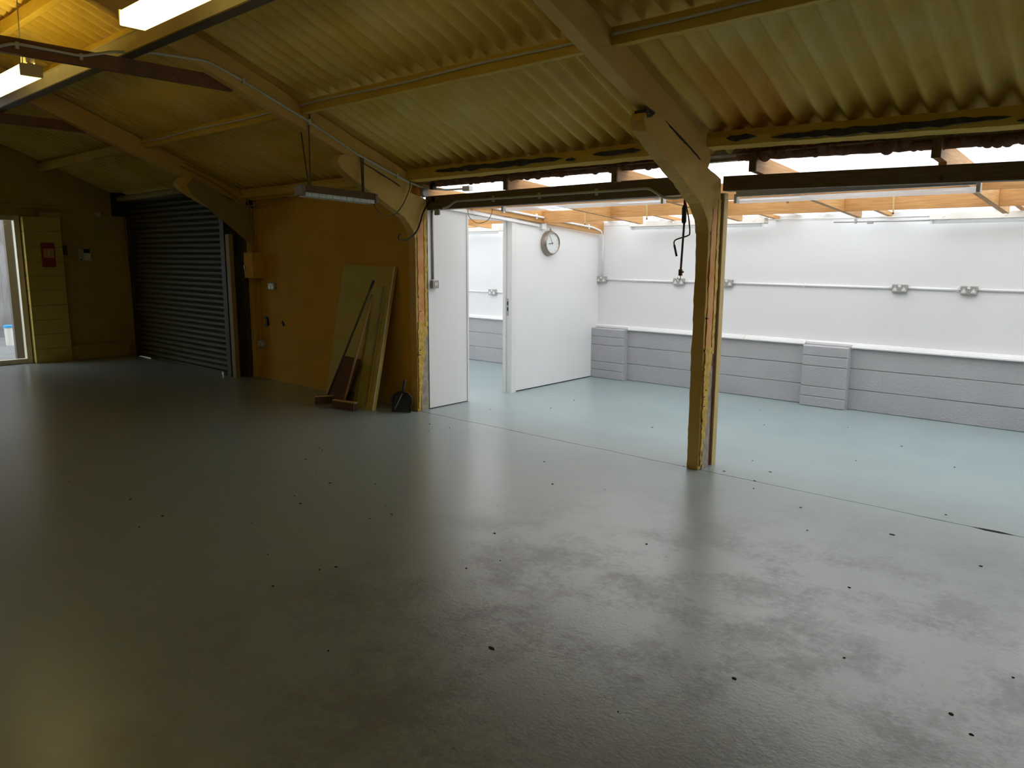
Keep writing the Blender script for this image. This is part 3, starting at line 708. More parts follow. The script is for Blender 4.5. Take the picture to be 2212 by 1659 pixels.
# ------------------------------------------------------------------ lit lamps
def lamp(x0, x1, label):
    yc, zb, w = 1.95, 2.90, 0.142
    t = thing('ceiling_lamp', label, 'lamp', ((x0+x1)/2, yc, zb), 'lit box lamps hung in a row')
    tray = [(yc-w/2+0.006, zb+0.078), (yc-w/2, zb+0.004), (yc-w/2+0.004, zb), (yc+w/2-0.004, zb), (yc+w/2, zb+0.004), (yc+w/2-0.006, zb+0.078),
            (yc+w/2-0.010, zb+0.078), (yc+w/2-0.005, zb+0.006), (yc-w/2+0.005, zb+0.006), (yc-w/2+0.010, zb+0.078)]
    MB().prism(tray, x0+0.012, x1-0.012, 'x').build('diffuser', MT['lamp'], t)
    for dy in (-0.040, 0.040): MB().tube([(x0+0.03, yc+dy, zb+0.045), (x1-0.03, yc+dy, zb+0.045)], 0.013, 10).build('tube', MT['uplight_tube'], t)  # added glowing tubes, hidden in the tray, to brighten the roof above
    MB().box(x0, x0+0.012, yc-w/2-0.002, yc+w/2+0.002, zb-0.002, zb+0.085).build('end_cap', MT['lampbody'], t, bevel=0.003)
    MB().box(x1-0.012, x1, yc-w/2-0.002, yc+w/2+0.002, zb-0.002, zb+0.085).build('end_cap', MT['lampbody'], t, bevel=0.003)
    MB().box(x0+0.012, x1-0.012, yc-0.022, yc+0.022, zb+0.072, zb+0.095).build('channel', MT['lampbody'], t, bevel=0.003)
    MB().box(x1-0.10, x1-0.04, yc-0.02, yc+0.04, zb+0.10, zb+0.145).build('terminal_box', MT['metalclad'], t, bevel=0.003)
    for x in (x0+0.22, x1-0.14):
        zt = zs(1.94)-0.135
        MB().tube([(x, yc-0.02, zb+0.09), (x, 1.945, zt)], 0.004, 8).build('suspension', MT['conduit_grey'], t)
    adopt(t); return t
lamp(-4.70, -2.90, 'lit box lamp between the tie bar and the free-standing frame')
lamp(-8.28, -6.47, 'lit box lamp hung beyond the tie bar towards the entrance door')

# ------------------------------------------------------------------ conduits
def conduit(name, pts, rad, m, label, saddles=(), off=(0, 0, 0), cat='conduit', smooth=True, seg=10, group=None):
    t = thing(name, label, cat, pts[0], group)
    MB().tube(smooth_path(pts, 5) if smooth and type(pts) is list else pts, rad, seg).build('pipe', m, t, smooth=True)
    for (c, size) in saddles: MB().cbox(c, size).build('saddle', m, t, bevel=0.002)
    adopt(t); return t
xc = FX[1]+HW+0.018
class Bent(list): pass
def dense(pts, rad=0.045):     # straight runs joined by tight rounded bends
    P = [Vector(p) for p in pts]; out = Bent([P[0]])
    for i in range(1, len(P)-1):
        a, c = P[i-1]-P[i], P[i+1]-P[i]
        ra = min(rad, a.length*0.45); rc = min(rad, c.length*0.45)
        p0, p2 = P[i]+a.normalized()*ra, P[i]+c.normalized()*rc
        for k in range(6):
            t = k/5; out.append(p0*(1-t)**2 + P[i]*2*t*(1-t) + p2*t*t)
    out.append(P[-1]); return out
conduit('conduit', dense([(xc-0.122, 1.42, 2.875), (xc-0.122, 1.66, 2.99), (xc-0.122, 1.76, 3.035), (xc-0.122, 2.18, 3.03), (xc-0.122, 2.27, 3.058), (xc-0.10, 2.39, 3.095), (xc-0.005, 2.64, 3.12),
    (xc, 3.07, 3.135), (xc, 3.33, 3.045), (xc, 3.93, 2.81), (xc, 4.51, 2.555), (xc, 5.07, 2.365), (xc, 5.28, 2.315), (xc+0.12, 5.50, 2.30), (xc+0.42, 5.52, 2.30)]), 0.010, MT['conduit_grey'],
    'pale conduit bent over the tie bar and down the yellow rafter',
    saddles=[((xc-0.124, y, 3.025), (0.022, 0.022, 0.045)) for y in (1.78, 2.18)]+[((xc, y, z), (0.03, 0.022, 0.045)) for y, z in ((3.36, 3.035), (3.97, 2.79), (4.95, 2.405))])
yc = 5.345
conduit('conduit', dense([(-5.80, yc, 2.105), (-5.72, yc, 2.115), (-5.62, yc, 2.165), (-3.38, yc, 2.168), (-3.24, yc, 2.085), (-3.16, yc, 2.08), (-2.90, yc, 2.09)]), 0.011, MT['conduit_grey'],
    'long grey conduit clipped along the dark timber beam', saddles=[((x, yc+0.004, 2.165), (0.022, 0.02, 0.055)) for x in (-5.1, -4.53, -3.9)])
# conduits lying along purlins
for (x0, x1, lab) in ((FX[1]+HW, FX[0]-HW, 'grey conduit along the purlin between hanging fitting and free-standing frame'), (FX[0]+HW, FX[3]-HW, 'grey conduit along the purlin over the wider opening'), (FX[2]+HW, FX[1]-HW, 'grey conduit along the purlin above the tan wall')):
    y = 3.885; z = zs(3.93)-0.108
    pts = [(x0+(x1-x0)*k/12, y, z+0.006*math.sin(k*0.9+x0)) for k in range(13)]
    conduit('conduit', pts, 0.009, MT['conduit_grey'], lab)
# white conduit on the partition rafter, down to the corner socket
conduit('conduit', dense([(-6.051, 5.50, 2.235), (-6.051, 6.27, 2.172), (-6.051, 7.60, 2.060), (-6.053, 8.24, 2.006), (-6.065, 8.44, 1.965), (-6.085, YW-0.016, 1.86), (-6.085, YW-0.016, 1.37)]), 0.0125, MT['conduit_white'],
    'white conduit sloping down the partition rafter to the corner socket', saddles=[((-6.055, y, z), (0.022, 0.018, 0.062)) for y, z in ((6.0, 2.195), (6.52, 2.151), (7.10, 2.102), (8.15, 2.014))])
t = thing('cable_trunking', 'white trunking running under the partition rafter above the doorway', 'trunking', (-6.05, 6.0, 2.1))
q = MB(); a = Vector((xp(5.4)+0.014, 5.40, 2.150)); b2 = Vector((xp(7.2)+0.014, 7.20, 1.998))
q.obox((a+b2)/2, (b2-a)/2, (0.014, 0, 0), (0, 0, 0.014)); q.build('trunk', MT['white_trim'], t)
MB().cbox((xp(7.26)+0.025, 7.265, 1.992), (0.05, 0.075, 0.075)).build('junction_box', MT['white_trim'], t, bevel=0.006); adopt(t)
conduit('cord', [(xp(7.5)+0.03, 7.52, 2.075), (xp(7.5)+0.035, 7.50, 1.99), (xp(7.5)+0.03, 7.45, 1.93), (xp(7.5)+0.02, 7.48, 1.87), (xp(7.5)+0.012, 7.53, 1.815)], 0.003, MT['conduit_white'], 'loose white cord hanging beside the clock', cat='cord', seg=6)
conduit('conduit', dense([(xp(5.43)+0.011, 5.425, 2.12), (xp(5.43)+0.011, 5.425, 1.385)]), 0.012, MT['metalclad'], 'grey conduit dropping to the light switch on the partition', smooth=False)

# ------------------------------------------------------------------ sockets
def socket_mesh_parts(label, group=None, w=0.146, h=0.086, d=0.042, m='metalclad'):
    """double switched socket; origin at its back centre, front faces -Y"""
    t = thing('double_socket', label, 'socket', (0, 0, 0), group)
    MB().cbox((0, -d/2, 0), (w, d, h)).build('box', MT[m], t, bevel=0.009)
    for s in (-1, 1):
        i = MB().prism([(s*0.042-0.021, -0.026), (s*0.042+0.021, -0.026), (s*0.042+0.017, -0.006), (s*0.042+0.008, 0.0), (s*0.042+0.008, 0.014), (s*0.042-0.008, 0.014), (s*0.042-0.008, 0.0), (s*0.042-0.017, -0.006)], -d-0.002, -d+0.004, 'y').build('insert', MT['insert'], t)
        for (px, pz) in ((0, 0.006), (-0.010, -0.016), (0.010, -0.016)):
            MB().cbox((s*0.042+px, -d-0.002, pz), (0.004, 0.0012, 0.007)).build('pin_hole', MT['darkhole'], i)
    MB().cbox((0, -d-0.001, 0.024), (0.026, 0.006, 0.024)).build('switch', MT['insert'], t, bevel=0.001)
    return t
def clone(t, label, loc, group=None, rz=0):
    c = t.copy(); COL.objects.link(c); c.location = loc; c.rotation_euler.z = rz; c['label'] = label
    if group: c['group'] = group
    for ch in list(t.children):
        d = ch.copy(); COL.objects.link(d); d.parent = c
        for g in ch.children:
            e = g.copy(); COL.objects.link(e); e.parent = d
    return c
S = socket_mesh_parts('metal double socket in the corner against the partition', 'metal sockets along the back wall'); S.location = (-6.085, YW, 1.325)
G = 'metal sockets along the back wall'
clone(S, 'metal double socket under the hanging crank handle', (-4.905, YW, 1.325), G)
clone(S, 'metal double socket half hidden behind the free-standing column', (-4.255, YW, 1.325), G)
clone(S, 'metal double socket nearer the free-standing column of the close-set pair', (-2.34, YW, 1.32), G)
clone(S, 'metal double socket farther from the free-standing column of the close-set pair', (-1.715, YW, 1.32), G)
clone(S, 'metal double socket low on the wall seen through the doorway', (-8.13, YW, 1.085), G)
clone(S, 'grey double socket on the tan wall below the fuse box', (-8.915, 5.245, 1.235))
clone(S, 'grey double socket low on the tan wall beside the shutter post', (-9.245, 5.245, 0.47))
for x0, x1, lab in ((-6.01, -4.98, 'white conduit between the corner socket and the crank handle socket'), (-4.83, -4.33, 'white conduit passing behind the free-standing column'), (-4.18, -2.415, 'long white conduit run across the back wall'), (-2.265, -1.79, 'short white conduit linking the close-set pair of sockets'), (-1.64, XR, 'white conduit leaving the last socket away from the column')):
    conduit('conduit', [(x0, YW-0.0125, 1.327), (x1, YW-0.0125, 1.322)], 0.012, MT['conduit_white'], lab, smooth=False,
            saddles=[((x, YW-0.010, 1.326), (0.016, 0.02, 0.045)) for x in ([x0+0.45] if x1-x0 < 1.2 else [x0+(x1-x0)*0.48])])
conduit('conduit', [(-9.4, YW-0.014, 1.085), (-8.205, YW-0.014, 1.085)], 0.009, MT['conduit_white'], 'white conduit left of the doorway socket', smooth=False)
conduit('conduit', [(-8.055, YW-0.014, 1.085), (-6.2, YW-0.014, 1.08)], 0.011, MT['conduit_white'], 'white conduit right of the doorway socket', smooth=False)
# light switch on the partition
t = thing('light_switch', 'grey metal double light switch on the white partition', 'switch', (xp(5.43), 5.43, 1.335))
MB().cbox((xp(5.43)+0.022, 5.437, 1.335), (0.044, 0.086, 0.086)).build('box', MT['metalclad'], t, bevel=0.007)
for s in (-1, 1): MB().cbox((xp(5.43)+0.046, 5.437+s*0.011, 1.338), (0.007, 0.017, 0.032)).build('rocker', MT['insert'], t, bevel=0.001)
adopt(t)

# ------------------------------------------------------------------ wall clock
cy, cz = 7.405, 1.79; cx = xp(cy); ax = Vector((1, -0.03, 0)).normalized()
t = thing('wall_clock', 'round bronze drum wall clock with pale dial', 'clock', (cx, cy, cz))
c0 = Vector((cx, cy, cz))
MB().lathe([(0.150, 0), (0.153, 0.01), (0.148, 0.05), (0.132, 0.078), (0.128, 0.082), (0.122, 0.080), (0.120, 0.066)], c0, ax, 48).build('case', MT['bronze'], t, smooth=True)
MB().lathe([(0.121, 0.066), (0.120, 0.068)], c0, ax, 48).build('dial', MT['dial'], t)
yv = Vector((0.03, 1, 0)).normalized(); zv = Vector((0, 0, 1)); f0 = c0+ax*0.070
def hand(name, deg, ln, w):
    a = math.radians(deg); d = zv*math.cos(a) + yv*math.sin(a); s = d.cross(ax)
    MB().obox(f0+d*ln*0.42, d*ln*0.58, s*w, ax*0.001).build(name, MT['black'], t)
hand('hour_hand', 263, 0.075, 0.0035); hand('minute_hand', 330, 0.105, 0.0015)
MB().lathe([(0.006, 0.069), (0.005, 0.074)], c0, ax, 12).build('hub', MT['black'], t)
for k in range(12):
    a = math.radians(30*k); d = zv*math.cos(a)+yv*math.sin(a); s = d.cross(ax)
    MB().obox(c0+ax*0.0686+d*0.103, d*0.007, s*0.0018, ax*0.0006).build('hour_mark', MT['bronze'], t)
MB().tube([c0+ax*0.035+zv*0.150+yv*(-0.014), c0+ax*0.035+zv*0.178, c0+ax*0.035+zv*0.150+yv*0.014], 0.006, 8).build('hanging_loop', MT['bronze'], t)
MB().tube([c0+ax*0.035+zv*0.176, c0+ax*0.012+zv*0.20], 0.003, 6).build('hook', MT['metalclad'], t)
adopt(t)

# ------------------------------------------------------------------ fluorescent battens
def batten(x0, x1, y, z0, label, group, reflector=False):
    t = thing('fluorescent_batten', label, 'light fitting', ((x0+x1)/2, y, z0), group)
    if reflector:
        MB().prism([(y-0.062, z0+0.040), (y-0.048, z0+0.097), (y+0.048, z0+0.097), (y+0.062, z0+0.040), (y+0.05, z0+0.036), (y-0.05, z0+0.036)], x0, x1, 'x').build('body', MT['cream_trim'], t)
        MB().tube([(x0+0.03, y-0.022, z0+0.018), (x1-0.03, y-0.022, z0+0.018)], 0.018, 12).build('tube', MT['tube'], t, smooth=True)
        for x in (x0+0.012, x1-0.012): MB().cbox((x, y, z0+0.022), (0.024, 0.09, 0.045)).build('end_cap', MT['insert'], t, bevel=0.003)
        for k in range(4):
            x = x0+0.12+(x1-x0-0.24)*k/3
            MB().lathe([(0.012, 0), (0.011, 0.004)], (x, y-0.0555, z0+0.072), (0, -0.977, 0.21), 12).build('clip', MT['white_trim'], t)
    else:
        MB().box(x0+0.02, x1-0.02, y-0.030, y+0.004, z0+0.045, z0+0.09).build('body', MT['white_trim'], t, bevel=0.004)
        MB().tube([(x0+0.03, y+0.028, z0+0.018), (x1-0.03, y+0.028, z0+0.018)], 0.019, 12).build('tube', MT['tube'], t, smooth=True)
        for x in (x0+0.012, x1-0.012): MB().cbox((x, y+0.004, z0+0.035), (0.024, 0.045, 0.072)).build('end_cap', MT['insert'], t, bevel=0.004)
    adopt(t); return t
batten(-5.12, -3.33, 5.495, 2.055, 'unlit batten behind the dark beam that carries the conduit', 'battens behind the beams')
batten(-2.72, -1.10, 5.495, 2.03, 'unlit batten behind the dark beam over the wider opening', 'battens behind the beams')
batten(-5.49, -3.72, 8.30, 1.965, 'unlit fluorescent fitting on the back wall passing behind the free-standing column', 'fittings along the back wall', True)
batten(-2.06, -0.29, 8.30, 1.955, 'unlit fluorescent fitting on the back wall past the close-set sockets', 'fittings along the back wall', True)
batten(-9.0, -7.75, 8.30, 1.955, 'unlit fluorescent fitting seen through the doorway', 'fittings along the back wall', True)
conduit('conduit', [(-3.72, 8.30, 2.04), (-2.06, 8.30, 2.03)], 0.006, MT['cream_trim'], 'thin conduit joining the two back wall fittings', smooth=False)
conduit('conduit', [(-2.98, 8.30, 1.995), (-2.06, 8.30, 1.990)], 0.008, MT['metalclad'], 'grey stub pipe with clips beside the far fitting', smooth=False,
        saddles=[((-2.76, 8.30, 2.0), (0.02, 0.03, 0.05)), ((-2.62, 8.31, 1.985), (0.05, 0.05, 0.03))])
for x, y, lab in ((-2.06, 7.12, 'rusty strap hanging under the glazing between the two back wall fittings'), (-4.40, 6.95, 'pale strap hanging from the pine noggin beside the crank handle'), (-5.40, 7.22, 'rusty strap hanging above the clock wall rafter')):
    t = thing('hanging_strap', lab, 'strap', (x, y, zl(y)-0.03))
    MB().obox((x, y-0.027, zl(y)-0.115), (0.007, 0, 0), (0, 0.0015, 0), (0.004, 0, -0.085)).build('strip', MT['strip'], t)
    MB().lathe([(0.008, -0.004), (0.008, 0.004)], (x+0.004, y-0.03, zl(y)-0.20), (0, 1, 0), 10).build('eye', MT['rod'], t); adopt(t)
for x, y, lab in ((-2.10, 7.52, 'dark flat vent lying on the glazing over the far fitting'), (-5.46, 7.45, 'dark flat vent lying on the glazing by the clock wall')):
    t = thing('roof_vent', lab, 'vent', (x, y, zl(y)+0.012))
    w = 0.28 if x > -4 else 0.20
    MB().box(x-w, x+w, y-0.10, y+0.10, zl(y)+0.019, zl(y)+0.06).build('cover', MT['black'], t, bevel=0.006)
    MB().box(x-w-0.02, x+w+0.02, y-0.12, y-0.105, zl(y)+0.02, zl(y)+0.035).build('flange', MT['metalclad'], t); adopt(t)

# ------------------------------------------------------------------ fitting hung under frame
t = thing('hanging_fitting', 'unlit brown fluorescent fitting with prismatic diffuser hung from the yellow rafter', 'light fitting', (-6.0, 4.25, 2.2))
a = Vector((-6.065, 3.87, 2.205)); b2 = Vector((-5.955, 4.585, 2.165)); d = (b2-a).normalized(); s = Vector((d.y, -d.x, 0)).normalized(); u = d.cross(s)
u = -u if u.z < 0 else u
mid = (a+b2)/2; hl = (b2-a).length/2
q = MB()
def sect(p): return [p+s*0.085-u*0.022, p+s*0.045+u*0.045, p-s*0.045+u*0.045, p-s*0.085-u*0.022]
q.v = [tuple(v) for v in sect(a)+sect(b2)]; q.f = [[0, 1, 2, 3], [7, 6, 5, 4]] + [[k, 4+k, 4+(k+1) % 4, (k+1) % 4] for k in range(4)]
q.build('reflector', MT['reflector'], t)
MB().obox(mid-u*0.038, d*(hl-0.02), s*0.078, u*0.016).build('diffuser', MT['prism'], t, bevel=0.003)
for e in (a, b2): MB().obox(e-u*0.006, d*0.014, s*0.084, u*0.044).build('end_cap', MT['reflector'], t, bevel=0.004)
for k in range(9): MB().obox(a+d*(0.08+k*0.068)-u*0.038, d*0.003, s*0.080, u*0.0175).build('louvre', MT['galv'], t)
for dx in (-0.012, 0.012):
    sx = -1 if dx < 0 else 1
    MB().tube([a+d*0.09+u*0.045+s*sx*0.02, Vector((FX[1]+sx*(HW+0.012), 3.97, zr(3.97)-0.20)), Vector((FX[1]+sx*(HW+0.012), 3.99, zr(3.99)+0.004))], 0.006, 6).build('strap', MT['stick_dark'], t)
    MB().tube([b2-d*0.10+u*0.045+s*sx*0.01, Vector((FX[1]+HW+0.016, 4.535+dx, 2.54))], 0.007, 6).build('chain', MT['stick_dark'], t)
adopt(t)
xk = FX[1]+HW+0.035
conduit('lamp_flex', [(-5.95, 4.60, 2.13), (-5.97, 4.63, 2.08), (-5.99, 4.74, 2.02), (xk, 4.87, 2.02), (xk, 4.98, 2.10), (xk, 5.06, 2.22), (xk, 5.10, 2.31), (xk-0.01, 5.11, 2.37)], 0.0045, MT['black'], 'thin black flex looping from hung fitting to the conduit', cat='cable', seg=8)
conduit('cable', [(xk, 5.40, 2.22), (xk+0.01, 5.33, 2.16), (xk, 5.262, 2.05), (xk, 5.235, 1.98), (xk, 5.19, 1.89), (xk, 5.12, 1.825), (xk, 5.04, 1.79), (xk, 4.98, 1.785), (xk, 4.945, 1.80), (xk, 4.95, 1.835), (xk, 4.972, 1.838)], 0.009, MT['black'], 'thick black cable drooping with a curled end beside the partition', cat='cable')
conduit('cable', [(-5.62, 5.52, 2.11), (-5.60, 5.52, 2.02), (-5.48, 5.52, 1.955), (-5.33, 5.52, 1.985), (-5.27, 5.52, 2.09)], 0.0035, MT['stick_wood'], 'thin brown wire looped under the beam in front of the doorway', cat='cable', seg=6)
t = thing('junction_box', 'round grey junction box where conduits meet above the partition', 'junction box', (-5.98, 5.33, 2.27))
MB().lathe([(0.045, 0), (0.045, 0.04), (0.04, 0.045)], (FX[1]+HW+0.002, 5.30, 2.265), (1, 0, 0), 20).build('body', MT['metalclad'], t)
MB().cbox((-5.945, 5.345, 2.33), (0.05, 0.05, 0.07)).build('gland', MT['black'], t, bevel=0.006)
MB().cbox((-5.955, 5.35, 2.20), (0.03, 0.03, 0.05)).build('gland', MT['black'], t, bevel=0.006); adopt(t)
o = MB().cbox((-5.62, 5.52, 2.30), (0.10, 0.06, 0.05)).build('trunking_box', MT['white_trim'], bevel=0.005); tag(o, 'small white box at the conduit end above the dark beam', 'box')
o = MB().box(-5.93, -5.86, 5.345, 5.362, 2.04, 2.10).build('bracket', MT['metalclad']); tag(o, 'small rusty bracket under the beam end by the partition', 'bracket')

# crank handle on its hook
t = thing('crank_handle', 'shutter crank handle with black grips hanging beside the free-standing column', 'crank handle', (-3.01, 5.30, 2.1)); Y = 5.30
MB().tube([(-3.035, Y, 2.10), (-3.03, Y, 1.905), (-3.045, Y, 1.50)], 0.0085, 8).build('shaft', MT['rod'], t)
MB().tube([(-3.034, Y, 2.02), (-3.034, Y, 2.00), (-3.033, Y, 1.90), (-3.035, Y, 1.885)], [0.012, 0.019, 0.019, 0.014], 10).build('grip', MT['black'], t)
MB().tube(smooth_path([(-3.02, Y-0.01, 2.04), (-2.985, Y-0.015, 1.92), (-2.968, Y-0.02, 1.815), (-2.985, Y-0.02, 1.79), (-3.075, Y-0.02, 1.765), (-3.10, Y-0.02, 1.745), (-3.095, Y-0.02, 1.71)], 5), 0.0055, 8).build('crank_arm', MT['black'], t, smooth=True)
MB().tube([(-3.097, Y-0.02, 1.72), (-3.073, Y-0.02, 1.635)], 0.0085, 8).build('grip', MT['black'], t)
MB().cbox((-3.045, Y, 1.51), (0.024, 0.024, 0.05)).build('collar', MT['rod'], t, bevel=0.003)
MB().tube([(-3.04, Y, 1.515), (-3.018, Y, 1.515)], 0.006, 8).build('set_screw', MT['black'], t)
MB().tube(smooth_path([(-3.045, Y, 1.49), (-3.044, Y, 1.468), (-3.052, Y, 1.455), (-3.064, Y, 1.458), (-3.068, Y, 1.472)], 4), 0.0035, 8).build('hook', MT['galv'], t, smooth=True)
MB().tube([(-3.035, Y, 2.09), (-3.035, 5.36, 2.125)], 0.005, 8).build('peg', MT['galv'], t); adopt(t)

# ------------------------------------------------------------------ roller shutter
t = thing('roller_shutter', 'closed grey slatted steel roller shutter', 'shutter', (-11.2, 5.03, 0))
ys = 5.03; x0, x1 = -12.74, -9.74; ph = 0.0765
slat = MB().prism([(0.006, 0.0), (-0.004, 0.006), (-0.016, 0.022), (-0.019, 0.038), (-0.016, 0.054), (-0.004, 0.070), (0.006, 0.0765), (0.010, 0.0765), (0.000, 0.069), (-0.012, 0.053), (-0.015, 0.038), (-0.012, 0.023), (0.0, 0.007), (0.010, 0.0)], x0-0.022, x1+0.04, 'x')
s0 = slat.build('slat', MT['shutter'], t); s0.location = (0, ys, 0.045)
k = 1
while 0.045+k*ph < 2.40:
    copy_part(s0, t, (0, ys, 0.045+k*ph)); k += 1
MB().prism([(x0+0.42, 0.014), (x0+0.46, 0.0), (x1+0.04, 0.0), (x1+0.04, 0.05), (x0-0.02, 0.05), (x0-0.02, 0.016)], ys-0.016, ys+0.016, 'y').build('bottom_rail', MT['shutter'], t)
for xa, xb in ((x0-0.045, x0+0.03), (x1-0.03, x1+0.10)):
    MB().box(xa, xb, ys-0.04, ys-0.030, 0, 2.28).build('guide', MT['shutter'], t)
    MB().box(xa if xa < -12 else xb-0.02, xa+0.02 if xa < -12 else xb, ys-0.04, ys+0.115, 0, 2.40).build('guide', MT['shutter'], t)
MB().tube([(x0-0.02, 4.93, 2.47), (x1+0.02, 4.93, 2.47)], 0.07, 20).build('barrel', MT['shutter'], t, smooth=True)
MB().tube([(x0+0.12, 4.85, 2.48), (x1-0.15, 4.85, 2.50)], 0.045, 16).build('tension_tube', MT['postpaint'], t, smooth=True)
MB().box(x0-0.05, x0-0.02, 4.78, 5.10, 2.22, 2.58).build('end_plate', MT['black'], t)
MB().lathe([(0.03, 0), (0.03, 0.035)], (x0+2.85, ys-0.05, 0.022), (0, 1, 0), 12).build('bottom_lock', MT['galv'], t)
adopt(t); s0.matrix_parent_inverse = Matrix.Translation(-t.location)
for c in t.children: c.matrix_parent_inverse = Matrix.Translation(-t.location)
o = MB().box(-9.63, -9.535, 4.99, 5.05, 0, 1.90).build('door_post', MT['postpaint'], bevel=0.004); tag(o, 'cream timber post standing beside the roller shutter', 'post')
conduit('conduit', dense([(-12.86, 5.036, 2.2), (-12.84, 5.036, 0.24)]), 0.012, MT['endwall'], 'painted pipe beside the far edge of the shutter', smooth=False)
conduit('rope', [(-12.92, 5.014, 2.30), (-12.88, 5.014, 1.7), (-12.80, 5.014, 1.15)], 0.006, MT['stick_dark'], 'dark pull chain sagging beside the far edge of the shutter', cat='chain', seg=6)

# ------------------------------------------------------------------ things on tan wall
t = thing('fuse_box', 'tan painted metal fuse box on the tan wall', 'fuse box', (-9.25, 5.2, 1.5))
MB().box(-9.33, -9.10, 5.085, 5.245, 1.335, 1.665).build('case', MT['brownwall'], t, bevel=0.006)
MB().box(-9.325, -9.105, 5.075, 5.085, 1.340, 1.660).build('lid', MT['brownwall'], t, bevel=0.003)
MB().cbox((-9.30, 5.068, 1.47), (0.02, 0.016, 0.06)).build('catch', MT['metalclad'], t, bevel=0.003); adopt(t)
conduit('conduit', dense([(-9.27, 5.232, 2.30), (-9.27, 5.232, 1.67)]), 0.010, MT['brownwall'], 'tan painted conduit dropping into the fuse box', smooth=False)
conduit('conduit', dense([(-9.245, 5.237, 1.33), (-9.245, 5.237, 0.515)]), 0.008, MT['brownwall'], 'tan painted conduit from fuse box to the low socket', smooth=False)
o = MB().prism([(-9.155, 0.83), (-9.085, 0.83), (-9.085, 0.80), (-9.07, 0.80), (-9.07, 0.72), (-9.135, 0.71), (-9.135, 0.735), (-9.105, 0.735), (-9.105, 0.805), (-9.155, 0.81)], 5.215, 5.245, 'y').build('wall_bracket', MT['black'], bevel=0.002); tag(o, 'black hooked bracket fixed low on the tan wall', 'bracket')
o = MB().prism([(-8.75, 0.79), (-8.725, 0.80), (-8.70, 0.755), (-8.70, 0.735), (-8.735, 0.74)], 5.225, 5.245, 'y').build('wall_plug', MT['black'], bevel=0.002); tag(o, 'small black stub low on the tan wall', 'stub')
# cables sagging from frame by the shutter
conduit('cable', [(FX[2]+0.10, 4.30, 2.68), (FX[2]+0.10, 4.70, 2.52), (FX[2]+0.10, 5.0, 2.34), (FX[2]+0.10, 5.13, 2.26), (-9.0, 5.15, 2.26), (-8.6, 5.15, 2.30), (-8.35, 5.16, 2.315)], 0.010, MT['frame_grey'], 'thick pale cable sagging from the shutter frame along the tan wall', cat='cable')
conduit('cable', [(FX[2]+0.10, 4.35, 2.72), (FX[2]+0.10, 4.9, 2.50), (FX[2]+0.10, 5.12, 2.36), (FX[2]+0.10, 5.17, 2.24), (FX[2]+0.10, 5.175, 2.0), (FX[2]+0.10, 5.175, 1.68)], 0.008, MT['frame_grey'], 'thin pale cable running down the shutter frame', cat='cable')
# haunch brace plate of the dim frame
o = MB().prism([(5.16, 1.78), (4.44, 2.36), (4.38, 2.46), (4.46, 2.56), (5.18, 2.20)], FX[2]+HW+0.016, FX[2]+HW+0.036, 'x').build('brace_plate', MT['frame_grey'], bevel=0.004); tag(o, 'grey brace plate on the knee of the frame by the shutter', 'brace')

# ------------------------------------------------------------------ things on end wall
t = thing('fire_notice', 'red fire notice plate with pale emblem on the end wall pier', 'sign', (XL+0.11, 3.89, 1.62))
MB().box(XL+0.139, XL+0.165, 3.80, 3.985, 1.44, 1.80).build('plate', MT['red'], t, bevel=0.012)
MB().box(XL+0.165, XL+0.168, 3.825, 3.965, 1.575, 1.715).build('label_panel', MT['salmon'], t)
MB().prism([(3.872, 1.69), (3.918, 1.69), (3.905, 1.645), (3.905, 1.60), (3.885, 1.60), (3.885, 1.645)], XL+0.168, XL+0.170, 'x').build('emblem', MT['upvc'], t); adopt(t)
t = thing('alarm_keypad', 'grey alarm keypad with dark screen on the end wall', 'keypad', (XL, 4.44, 1.62))
MB().box(XL, XL+0.045, 4.345, 4.53, 1.525, 1.72).build('case', MT['keypad'], t, bevel=0.008)
MB().box(XL+0.045, XL+0.048, 4.42, 4.51, 1.655, 1.712).build('screen', MT['darkhole'], t)
MB().box(XL+0.045, XL+0.050, 4.42, 4.515, 1.54, 1.645).build('flap', MT['insert'], t, bevel=0.003)
MB().cbox((XL+0.048, 4.375, 1.55), (0.006, 0.02, 0.02)).build('button', MT['black'], t); adopt(t)
t = thing('alarm_sounder', 'small pale sensor box high on the end wall by the shutter', 'sensor', (XL, 4.68, 2.28))
MB().box(XL, XL+0.05, 4.64, 4.72, 2.22, 2.29).build('case', MT['upvc'], t, bevel=0.006)
MB().tube([(XL+0.008, 4.67, 2.29), (XL+0.008, 4.66, 2.50)], 0.006, 6).build('lead', MT['endwall'], t); adopt(t)
o = MB().box(XL, XL+0.06, 4.12, 4.19, 1.62, 1.76).build('door_release', MT['stick_dark'], bevel=0.006); tag(o, 'small dark box in the corner beside the end wall pier', 'box')

# ------------------------------------------------------------------ leaning panel, board, brooms, dustpan
t = thing('leaning_panel', 'tall scuffed cream panel leaning against the tan wall', 'panel', (-6.9, 5.0, 0))
bl_, br_ = Vector((-7.37, 4.93, 0.0)), Vector((-6.425, 4.885, 0.0)); tl_, tr_ = Vector((-7.33, 5.215, 1.525)), Vector((-6.40, 5.205, 1.515))
n = ((br_-bl_).cross(tl_-bl_)).normalized(); n = n if n.y < 0 else -n
def onp(u, v, d=0.0):
    return bl_*(1-u)*(1-v) + br_*u*(1-v) + tl_*(1-u)*v + tr_*u*v + n*d
q = MB(); th = 0.034
q.v = [tuple(onp(u, v, d)) for d in (0.0, -th) for (u, v) in ((0, 0), (1, 0), (1, 1), (0, 1))]
for v in range(4, 8):
    pass
q.f = [[0, 1, 2, 3], [7, 6, 5, 4], [0, 4, 5, 1], [1, 5, 6, 2], [2, 6, 7, 3], [3, 7, 4, 0]]
dz = min(v[2] for v in q.v)
